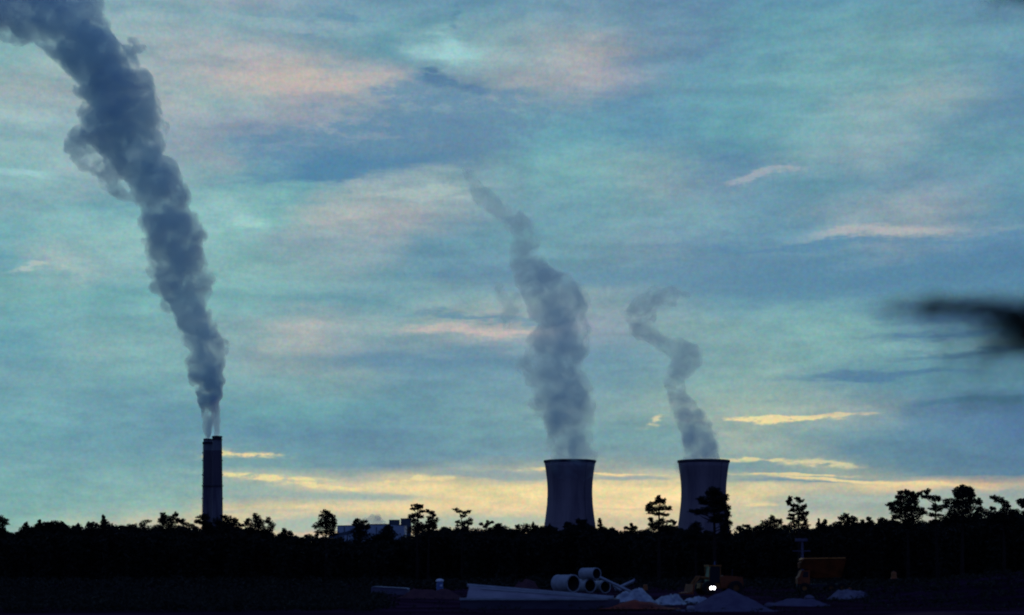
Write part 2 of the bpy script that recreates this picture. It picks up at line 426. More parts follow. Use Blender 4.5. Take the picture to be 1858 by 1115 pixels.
xs = sorted(set([-9000, -4000, -1500, -600, -250] + list(range(-120, 121, 3)) + [250, 600, 1500, 4000, 9000]))
ys = sorted(set([-3000, -500, -50, 0, 40] + list(range(80, 260, 3)) + [300, 400, 700, 1500, 4000, 9000, 14000]))
g = MB()
vs = []
for y in ys:
    for x in xs:
        near = 1 if (-120 <= x <= 120 and 90 < y < 255) else 0
        vs.append((x, y, near * .12 * fbm(x * .12, y * .12, 3) - .1))
nx = len(xs)
g.add(vs, [(j*nx+i, j*nx+i+1, (j+1)*nx+i+1, (j+1)*nx+i) for j in range(len(ys)-1) for i in range(nx-1)])
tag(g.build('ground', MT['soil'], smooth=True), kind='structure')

# (patches)
def height_patch(name, m, x0, x1, y0, y1, fn, nx=60, ny=40, loc=(0, 0, 0)):
    b = MB(); vs = []
    for j in range(ny + 1):
        for i in range(nx + 1):
            x = x0 + (x1-x0)*i/nx; y = y0 + (y1-y0)*j/ny
            vs.append((x, y, fn(x, y)))
    fs = [(j*(nx+1)+i, j*(nx+1)+i+1, (j+1)*(nx+1)+i+1, (j+1)*(nx+1)+i) for j in range(ny) for i in range(nx)]
    b.add(vs, fs)
    return b.build(name, m, smooth=True, loc=loc)

def sstep(a, b, x):
    t = min(1, max(0, (x-a)/(b-a))); return t*t*(3-2*t)

def bank(x, y):
    up = sstep(19, 62, x) ** 1.1 * 3.3 * sstep(112, 150, y) * (1 - sstep(165, 200, y))
    return up + .16 * fbm(x*.35, y*.35, 5) * sstep(.05, .8, up) - .35
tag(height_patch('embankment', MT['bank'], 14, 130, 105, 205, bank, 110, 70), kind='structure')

# ------------------------------------------------------------------ cooling towers
PX = .7            # metres per photo pixel at the power station
DT = 2100.0
prof_px = [(1040, 61), (1020, 57.5), (1000, 53.8), (980, 50.3), (954, 46.6), (940, 44.6), (927, 43), (914, 41.6), (900, 40.8), (888, 40.7), (874, 41.4),
           (860, 42.9), (848, 44.6), (840, 46.0)]
def tower(px, label):
    root = thing('cooling_tower', label, 'cooling tower', ((px - CX) / F * DT, DT, 0), 0, 'pair of hyperbolic cooling towers')
    zz = lambda y: (HZ - y) * PX + 3
    z0 = zz(1020)
    prof = [(h * PX, zz(y)) for y, h in prof_px if y <= 1020]
    b = MB(); b.lathe(prof + [(r - 1.0, z) for r, z in reversed(prof)], 96, closed=True)
    b.build('shell', MT['tower'], root, smooth=True)
    b = MB(); r0 = 46.0 * PX; zt = zz(840)
    b.lathe([(r0-1.0, zt+.01), (r0+.05, zt+.01), (r0+1.1, zt+1.2), (r0+1.1, zt+3.4), (r0-1.0, zt+3.4)], 96, closed=True)
    b.build('rim', MT['tower_rim'], root)
    for y in (862, 905, 950):
        b = MB()
        r = float(np.interp(-y, [-q[0] for q in prof_px], [q[1] for q in prof_px])) * PX
        b.lathe([(r-.2, zz(y)), (r+.22, zz(y)), (r+.22, zz(y)+.9), (r-.2, zz(y)+.9)], 96, closed=True)
        b.build('ring_beam', MT['tower'], root)
    # ladder with its cage up the shell
    b = MB(); pts = []
    a = R(-52)
    for y, h in prof_px:
        if y <= 1020: pts.append(((h*PX+.6)*math.cos(a), (h*PX+.6)*math.sin(a), zz(y)))
    b.tube(pts, [.22]*len(pts), 6)
    b.build('ladder', MT['tower_rim'], root)
    b = MB(); n = 36
    for k in range(n):
        for s in (-1, 1):
            a0 = 2*math.pi*k/n; a1 = a0 + s*math.pi/n
            b.tube([(62*PX*math.cos(a0), 62*PX*math.sin(a0), -.1), (57.5*PX*math.cos(a1), 57.5*PX*math.sin(a1), z0+.4)], [.6, .5], 6)
    b.build('column_ring', MT['tower'], root)
    return root
tower(1034, 'hyperbolic concrete cooling tower with the thicker, taller steam plume, nearer the twin chimneys')
tower(1276.7, 'hyperbolic concrete cooling tower with the thin curling plume, behind the tallest pine')

# ------------------------------------------------------------------ twin chimneys
def chimney(pxt, pxb, ht, hb, ytop, d, label, collar):
    dd = d; s = dd / F
    xb = (pxb - CX) * s
    root = thing('chimney', label, 'chimney', (xb, dd, 0), 0, 'pair of power station chimneys')
    zz = lambda y: (HZ - y) * s + 3
    ztop = zz(ytop); lean = 0.0
    rad = lambda z: (hb + (ht - hb) * z / ztop) * s
    bands = [(0, zz(884), 'stack', 'lower_shaft'), (zz(884), zz(817), 'stack_dark', 'upper_shaft'), (zz(817), ztop, 'stack_pale', 'pale_top')]
    for z0, z1, m, nm in bands:
        MB().lathe([(rad(z0)-.6, z0), (rad(z0), z0), (rad(z1), z1), (rad(z1)-.6, z1)], 40, closed=True).build(nm, MT[m], root, smooth=False)
    if collar == 'rim':
        MB().lathe([(rad(ztop)-.7, ztop-4.6), (rad(ztop)+1.5, ztop-4.6), (rad(ztop)+1.5, ztop-3.9), (rad(ztop)+.6, ztop-3.7), (rad(ztop)+.6, ztop-1.6),
                    (rad(ztop)+1.4, ztop-1.3), (rad(ztop)+1.4, ztop-.6), (rad(ztop)+.3, ztop+.2), (rad(ztop)-.7, ztop+.2)], 40, closed=True).build('rim', MT['steel_dark'], root)
    else:
        MB().lathe([(rad(ztop)-.7, ztop-2.2), (rad(ztop)+.12, ztop-2.2), (rad(ztop)+.12, ztop+.2), (rad(ztop)-.7, ztop+.2)], 40, closed=True).build('rim', MT['tower_rim'], root)
        z = ztop - 6.5
        b = MB().lathe([(rad(z)-.2, z), (rad(z)+1.3, z), (rad(z)+1.3, z+2.6), (rad(z)-.2, z+2.6)], 40, closed=True)
        b.build('upper_gallery', MT['steel_dark'], root)
    z = zz(882)
    b = MB().lathe([(rad(z)-.2, z), (rad(z)+1.6, z), (rad(z)+1.6, z+.6), (rad(z)-.2, z+.6)], 40, closed=True)
    for k in range(12):
        a = k*math.pi/6; r = rad(z)+1.5
        b.tube([(r*math.cos(a), r*math.sin(a), z+.5), (r*math.cos(a), r*math.sin(a), z+1.9)], [.12, .12], 4)
    b.build('gallery', MT['steel_dark'], root)
    sgn = 1 if collar == 'rim' else -1
    b = MB(); rr = lambda z: rad(z) + .5
    b.tube([(sgn*rr(0), -.5, 0), (sgn*rr(ztop), -.5, ztop-5)], [.28, .28], 5)
    for y in (822, 836, 862, 905):
        z = zz(y); b.box((sgn*(rad(z)+.8)-.7, -1.2, z), (sgn*(rad(z)+.8)+.7, .2, z+1.1))
    b.build('ladder', MT['steel_dark'], root)
    return root
chimney(379.0, 377.5, 8.2, 11.2, 796, 2100, 'shorter left-hand concrete chimney of the touching pair, gallery just below its mouth', 'plain')
chimney(394.0, 394.0, 7.8, 10.6, 791, 2075, 'taller concrete chimney with a thick dark collar round its mouth', 'rim')

# ------------------------------------------------------------------ power station buildings
DB = 2000.0; sb = DB / F
def wx(px, d): return (px - CX) / F * d
def wz(py, d): return (HZ - py) / F * d + CAMZ
root = thing('power_station_building', 'long pale blue-grey power station hall with a sloping roof behind the trees', 'building', (wx(675, DB), DB, 0))
def lx(px): return (px - 675) * sb
b = MB(); b.prism([(lx(612), 0), (lx(734), 0), (lx(734), wz(953, DB)), (lx(700), wz(951, DB)), (lx(668), wz(951.5, DB)), (lx(660), wz(953, DB)), (lx(612), wz(954, DB))], 0, 45)
b.build('wall', MT['clad'], root)
b = MB(); b.prism([(lx(610), wz(954, DB)), (lx(660), wz(953, DB)), (lx(668), wz(951.5, DB)), (lx(700), wz(951, DB)), (lx(735), wz(953, DB)),
                   (lx(735), wz(952, DB)), (lx(700), wz(950, DB)), (lx(668), wz(950.5, DB)), (lx(660), wz(952, DB)), (lx(610), wz(953, DB))], -.8, 45.8)
b.build('roof', MT['clad_dark'], root)
for i in range(4):
    b = MB(); x = lx(624 + i*29); b.box((x, -.35, 6), (x+1.2, -.002, wz(956, DB))); b.build('rib', MT['clad_dark'], root)
r2 = thing('boiler_house', 'smaller dark flat-roofed block rising behind the hall, left of the taller one', 'building', (wx(715, DB+70), DB+70, 0), 0, 'dark blocks behind the hall')
s2 = (DB+70)/F
b = MB(); b.box((-9*s2, 0, 0), (9*s2, 14, wz(943.5, DB+70))); b.build('wall', MT['clad_dark'], r2)
b = MB(); b.box((-9.3*s2, -.4, wz(943.5, DB+70)), (9.3*s2, 14.4, wz(942.6, DB+70))); b.build('roof', MT['steel_dark'], r2)
r3 = thing('boiler_house', 'larger dark flat-roofed block rising behind the hall, beside the flat-topped pines', 'building', (wx(736, DB+70), DB+70, 0), 0, 'dark blocks behind the hall')
b = MB(); b.box((-9*s2, 0, 0), (9*s2, 16, wz(941, DB+70))); b.build('wall', MT['clad_dark'], r3)
b = MB(); b.box((-9.3*s2, -.4, wz(941, DB+70)), (9.3*s2, 16.4, wz(940, DB+70))); b.build('roof', MT['steel_dark'], r3)
r4 = thing('coal_conveyor', 'dark enclosed conveyor sloping up to the pale power station hall', 'conveyor', (wx(600, DB-60), DB-60, 0))
s3 = (DB-60)/F
b = MB(); L0 = ((596-600)*s3, wz(974, DB-60)); L1 = ((642-600)*s3, wz(964, DB-60))
b.prism([(L0[0], L0[1]-2), (L1[0], L1[1]-2), (L1[0], L1[1]+2), (L0[0], L0[1]+2)], 0, 4)
b.build('gallery', MT['clad_dark'], r4)
for px in (608, 630):
    t = (px-596)/46; z = L0[1] + (L1[1]-L0[1])*t - 2
    b = MB(); b.tube([((px-600)*s3, 2, 0), ((px-600)*s3, 2, z)], [.6, .5], 6); b.build('leg', MT['steel_dark'], r4)
r5 = thing('storage_shed', 'low pale shed wall showing under the sloping conveyor', 'shed', (wx(620, DB-30), DB-30, 0))
s4 = (DB-30)/F
b = MB(); b.box((-16*s4, 0, 0), (14*s4, 12, wz(970, DB-30))); b.build('wall', MT['clad'], r5)
b = MB(); b.prism([(-16.5*s4, wz(970, DB-30)), (14.5*s4, wz(970, DB-30)), (-1*s4, wz(967.5, DB-30))], -.5, 12.5); b.build('roof', MT['clad_dark'], r5)

# ------------------------------------------------------------------ smoke and steam
def smoke_mat(name, color, dens, nscale, lo, hi, edge, step, near=(1, 1)):
    m = bpy.data.materials.new(name); m.use_nodes = True
    t = m.node_tree; t.nodes.clear()
    o = t.nodes.new('ShaderNodeOutputMaterial')
    p = t.nodes.new('ShaderNodeVolumePrincipled')
    p.inputs['Color'].default_value = color + (1,)
    p.inputs['Anisotropy'].default_value = 0.76
    tcn = t.nodes.new('ShaderNodeTexCoord')
    n = t.nodes.new('ShaderNodeTexNoise'); n.inputs['Scale'].default_value = nscale
    n.inputs['Detail'].default_value = 5; n.inputs['Roughness'].default_value = .62; n.inputs['Distortion'].default_value = .6
    t.links.new(tcn.outputs['Object'], n.inputs['Vector'])
    r = t.nodes.new('ShaderNodeMapRange'); t.links.new(n.outputs[0], r.inputs[0])
    r.inputs[1].default_value = lo; r.inputs[2].default_value = hi
    r.inputs[3].default_value = dens * edge; r.inputs[4].default_value = dens
    sx_ = t.nodes.new('ShaderNodeSeparateXYZ'); t.links.new(tcn.outputs['Object'], sx_.inputs[0])
    h_ = t.nodes.new('ShaderNodeMapRange'); t.links.new(sx_.outputs[2], h_.inputs[0])
    h_.inputs[1].default_value = 0; h_.inputs[2].default_value = near[1]; h_.inputs[3].default_value = near[0]; h_.inputs[4].default_value = 1
    q_ = t.nodes.new('ShaderNodeMath'); q_.operation = 'MULTIPLY'
    t.links.new(r.outputs[0], q_.inputs[0]); t.links.new(h_.outputs[0], q_.inputs[1])
    t.links.new(q_.outputs[0], p.inputs['Density'])
    t.links.new(p.outputs[0], o.inputs['Volume'])
    m.cycles.volume_step_rate = step
    return m

ICO = None
def ico():
    global ICO
    if ICO is None:
        import bmesh
        bm = bmesh.new(); bmesh.ops.create_icosphere(bm, subdivisions=2, radius=1)
        bm.verts.ensure_lookup_table()
        ICO = ([tuple(v.co) for v in bm.verts], [tuple(v.index for v in f.verts) for f in bm.faces]); bm.free()
    return ICO

def plume(name, label, cat, m, path, d, seed, voxel, disp, extra=(), puffs=7, grow=1.16):
    """path = (column, row, half width) of the drifting column, built as a 3-D body of billows"""
    r = random.Random(seed); s = d / F
    iv, ifc = ico(); b = MB()
    base = at(path[0][0], path[0][1], d)
    def ball(c, rad):
        b.add([(c.x + v[0]*rad, c.y + v[1]*rad, c.z + v[2]*rad) for v in iv], ifc)
    run = 0
    wob = 0.0
    for (p0, p1) in zip(path[:-1], path[1:]):
        L_ = math.hypot(p1[0]-p0[0], p1[1]-p0[1])
        n = max(1, int(L_ / (0.35 * max(4, .5*(p0[2]+p1[2])))))
        for i in range(n):
            t = i / n
            x = p0[0]+(p1[0]-p0[0])*t; y = p0[1]+(p1[1]-p0[1])*t; h = (p0[2]+(p1[2]-p0[2])*t)*grow
            run += L_/n
            c = at(x, y, d) - base
            c.y += 0.5*h*s*math.sin(run*.02 + seed)
            ball(c, h*s*.72)
            for _ in range(puffs):
                a = r.random()*2*math.pi; e = r.uniform(-1, 1); q = math.sqrt(1-e*e)
                rr = h*s*r.uniform(.22, .46); off = h*s*r.uniform(.62, .98) - rr*.55
                ball(c + Vector((q*math.cos(a), q*math.sin(a), e))*off, rr)
    for (x, y, h) in extra:
        h = h * 1.35
        ball(at(x, y, d + r.uniform(-8, 8)) - base, h*s)
    o = b.build(name, m, loc=base)
    tag(o, label, cat, kind='stuff')
    md = o.modifiers.new('union', 'REMESH'); md.mode = 'VOXEL'; md.voxel_size = voxel
    for k, (sz, stg) in enumerate(disp):
        tx = bpy.data.textures.new(name + '_billow', 'CLOUDS'); tx.noise_scale = sz; tx.noise_depth = 4
        dm = o.modifiers.new('billow', 'DISPLACE'); dm.texture = tx; dm.strength = stg; dm.mid_level = .5; dm.texture_coords = 'LOCAL'
    md = o.modifiers.new('weld', 'REMESH'); md.mode = 'VOXEL'; md.voxel_size = voxel * .8
    return o

stackA = [(379, 799, 6.5), (377.5, 780, 8), (376, 760, 9.5), (377, 742, 12), (381, 722, 19), (380, 700, 21), (378, 682, 25), (373, 660, 31), (374, 632, 35),
          (362, 603, 36), (353, 580, 33), (342, 545, 37), (333, 520, 46), (331, 485, 45), (329, 450, 42), (326, 425, 46), (300, 402, 46), (284, 382, 39),
          (293, 350, 44), (272, 318, 50), (248, 290, 56), (232, 260, 62), (224, 228, 66), (216, 190, 58), (205, 152, 54), (180, 118, 58),
          (158, 86, 64), (140, 52, 58), (95, 36, 50), (40, 30, 46), (-20, 22, 46), (-80, 8, 52)]
stackB = [(393.5, 793, 6), (393.5, 775, 6.8), (392.5, 755, 8.5), (391, 738, 10), (388, 720, 12)]
exA = [(146, 240, 16), (150, 262, 15), (138, 275, 12), (178, 300, 16), (196, 325, 13), (128, 258, 12), (170, 225, 16), (210, 345, 10), (285, 440, 14), (276, 490, 12), (350, 400, 14), (75, 60, 14), (50, 62, 12), (130, 262, 11), (124, 270, 8), (140, 285, 8), (152, 299, 9), (163, 284, 10), (170, 262, 12), (205, 335, 10), (190, 318, 9), (218, 352, 9), (232, 360, 9),
       (240, 72, 8), (250, 88, 6), (262, 86, 5), (236, 95, 7), (284, 185, 9), (272, 160, 10), (295, 228, 10), (155, 180, 11), (160, 205, 12), (330, 352, 10),
       (272, 455, 11), (278, 470, 8), (268, 440, 9), (284, 520, 10), (305, 555, 9), (364, 425, 11), (405, 625, 9), (402, 640, 8), (110, 100, 11), (92, 78, 10), (128, 128, 9), (20, 58, 9)]
mA = smoke_mat('stack_smoke', (.86, .962, .999), .085, .042, .41, .51, .04, .13, (4.5, 110))
tag(plume('smoke_plume', 'dense slate-blue smoke plume rising from the twin chimneys and bending left at the top of the sky', 'smoke plume', mA, stackA, 2100, 11, 3.0,
          [(26, 14), (9, 9), (4, 5)], exA, 9, 1.24), group='smoke and steam')
mA2 = smoke_mat('chimney_smoke', (.84, .92, .99), .22, .06, .3, .6, .6, .3)
plume('chimney_smoke', 'thin pale smoke jet straight above the collared chimney mouth, feeding the big plume', 'smoke', mA2, stackB, 2075, 5, 1.6, [(6, 1.5)], (), 5)['group'] = 'smoke and steam'

towerB = [(1033, 842, 39), (1032, 815, 40), (1029, 792, 40), (1024, 768, 40), (1026, 740, 44), (1021, 708, 47), (1008, 676, 46), (1000, 650, 42), (1018, 622, 44),
          (1032, 597, 36), (1016, 572, 40), (1003, 545, 48), (978, 518, 40), (958, 492, 26), (953, 465, 22), (956, 435, 18), (944, 408, 22), (915, 385, 19), (888, 365, 16),
          (866, 345, 13), (849, 322, 9), (838, 304, 7)]
exB = [(1060, 541, 11), (1052, 552, 13), (920, 590, 8), (914, 575, 7), (926, 560, 10), (938, 545, 12), (1055, 600, 14), (1060, 640, 9), (1066, 735, 12), (1060, 750, 12),
       (1064, 790, 10), (955, 668, 14), (945, 655, 12), (965, 690, 12), (952, 732, 9), (975, 735, 9), (975, 752, 8), (985, 600, 9), (905, 520, 10), (912, 540, 10)]
mB = smoke_mat('tower_steam', (.72, .88, .985), .042, .038, .41, .52, .10, .16)
tag(plume('steam_plume', 'broad ragged steam plume rising from the cooling tower nearer the chimneys and drifting left', 'steam plume', mB, towerB, 2100, 23, 3.0,
          [(26, 15), (9, 8), (4, 4)], exB, 8, 1.3), group='smoke and steam')
towerC = [(1273, 842, 35), (1271, 822, 34), (1268, 804, 32), (1262, 780, 28), (1255, 757, 25), (1241, 735, 20), (1228, 715, 17), (1220, 700, 16), (1224, 684, 17), (1236, 670, 18), (1250, 664, 16),
          (1260, 655, 14), (1258, 643, 15), (1244, 636, 17), (1226, 632, 16), (1207, 627, 15), (1190, 616, 14), (1172, 604, 15), (1158, 590, 17), (1152, 572, 18), (1163, 554, 18),
          (1185, 540, 17), (1208, 532, 14), (1232, 532, 10)]
exC = [(1246, 535, 8), (1180, 575, 10), (1210, 690, 8), (1214, 720, 7), (1283, 770, 9), (1296, 790, 8), (1270, 752, 9), (1240, 648, 18), (1150, 600, 9), (1220, 545, 9)]
mC = smoke_mat('thin_tower_steam', (.70, .85, .97), .052, .052, .40, .53, .14, .18)
tag(plume('steam_plume', 'thin steam plume curling like a hook above the cooling tower behind the tallest pine', 'steam plume', mC, towerC, 2100, 31, 2.4,
          [(14, 7), (6, 4)], exC, 7, 1.36), group='smoke and steam')
puffD = [(648, 950, 6), (664, 946, 8), (680, 944, 9), (694, 947, 7), (702, 950, 4)]
mD = smoke_mat('low_steam', (.88, .90, .94), .10, .06, .3, .6, .4, .4)
tag(plume('steam_puff', 'low pale steam cloud hanging over the power station hall roof', 'steam', mD, puffD, 2060, 41, 1.6, [(8, 3)], [(676, 938, 5), (686, 938, 5)], 5), group='smoke and steam')
mE = smoke_mat('faint_wisp', (.55, .56, .58), .016, .1, .4, .6, .1, .5)
tag(plume('smoke_wisp', 'faint grey wisp of smoke in the yellow sky above the conveyor', 'smoke wisp', mE, [(620, 931, 4), (616, 922, 5), (607, 914, 6), (604, 910, 4)], 2060, 43, 1.5, [(6, 3)], [(627, 918, 3)], 4), group='smoke and steam')

# ------------------------------------------------------------------ trees
def leaves(b, c, rad, n, size, r, flat=1.0):
    """n small leaf sprays spread through an ellipsoid, b = [verts, faces]"""
    for _ in range(n):
        while True:
            p = Vector((r.uniform(-1, 1), r.uniform(-1, 1), r.uniform(-1, 1)))
            if p.length_squared <= 1: break
        p = p * (0.75 + .35 * r.random())
        q = Vector((c.x + p.x*rad[0], c.y + p.y*rad[1], c.z + p.z*rad[2]))
        u = Vector((r.gauss(0, 1), r.gauss(0, 1), r.gauss(0, .6*flat))).normalized()
        w = u.cross(Vector((r.gauss(0, 1), r.gauss(0, 1), r.gauss(0, 1)))).normalized()
        l = size * r.uniform(.6, 1.5); k = l * r.uniform(.3, .6)
        n0 = len(b[0])
        b[0] += [tuple(q - u*l*.5), tuple(q + w*k*.5), tuple(q + u*l*.5), tuple(q - w*k*.5)]
        b[1].append((n0, n0+1, n0+2, n0+3))

def mesh_obj(name, b, m, parent):
    me = bpy.data.meshes.new(name); me.from_pydata(b[0], [], b[1]); me.update(); me.materials.append(m)
    o = bpy.data.objects.new(name, me); col.objects.link(o); o.parent = parent
    return o

def tree(name, label, d, trunk, clumps, seed, dens=1.0, group='trees standing out of the treeline', leafm='leaf', rag=.3, cat='tree', leaf=.30):
    """trunk = list of (column, row) from the ground up; clumps = (column, row, half width, half height)"""
    r = random.Random(seed); s = d / F
    bx = wx(trunk[0][0], d)
    root = thing(name, label, cat, (bx, d, 0), 0, group)
    org = Vector((bx, d, 0))
    top = min(c[1] for c in clumps)
    pts = [Vector((0, 0, -.2))] + [at(x, y, d) - org for x, y in trunk[1:]]
    tb = MB()
    hh = pts[-1].z
    r0 = .028 * max(hh, 4)
    rs = [r0 * (1 - .8 * max(0, p.z) / hh) for p in pts]
    tb.tube(pts, rs, 7)
    def on_trunk(z):
        for p, q in zip(pts[:-1], pts[1:]):
            if p.z <= z <= q.z: return p + (q-p) * ((z-p.z)/max(1e-6, q.z-p.z))
        return pts[-1] if z > pts[-1].z else pts[0]
    b = [[], []]
    for (x, y, rx, ry) in clumps:
        rx *= 1.2; ry = ry * 1.22 + .3
        c = at(x, y, d) - org
        off = abs(c.x - on_trunk(max(.5, c.z - .3)).x)
        c.y = r.uniform(-1, 1) * min(1.5, .25 + off * .7)
        a = rx * s; h = ry * s
        # a limb from the trunk into this clump
        p0 = on_trunk(max(.5, c.z - .45*off - .3))
        mid = (p0 + c) * .5 + Vector((0, 0, -.06*off))
        tb.tube([p0, mid, c + Vector((0, 0, -.2*h))], [.05+.02*off, .035+.012*off, .02], 5)
        vol = a * max(a, .6) * h
        n = int(dens * (40 + 150 * a * h + 26 * vol))
        n = min(n, 2600)
        leaves(b, c, (a, max(.5, a*.9), h), n, leaf, r)
        for _ in range(max(2, int(5 * rag * 3))):     # ragged outliers round the rim
            an = r.random()*2*math.pi
            cc = c + Vector((math.cos(an)*a*1.0, r.uniform(-.5, .5)*a, math.sin(an)*h*1.0))
            leaves(b, cc, (.3*a+.12, .3*a+.12, .3*h+.10), int(10*dens)+4, leaf*.8, r)
    tb.build('trunk', MT['bark'], root)
    mesh_obj('crown', b, MT[leafm], root)
    return root

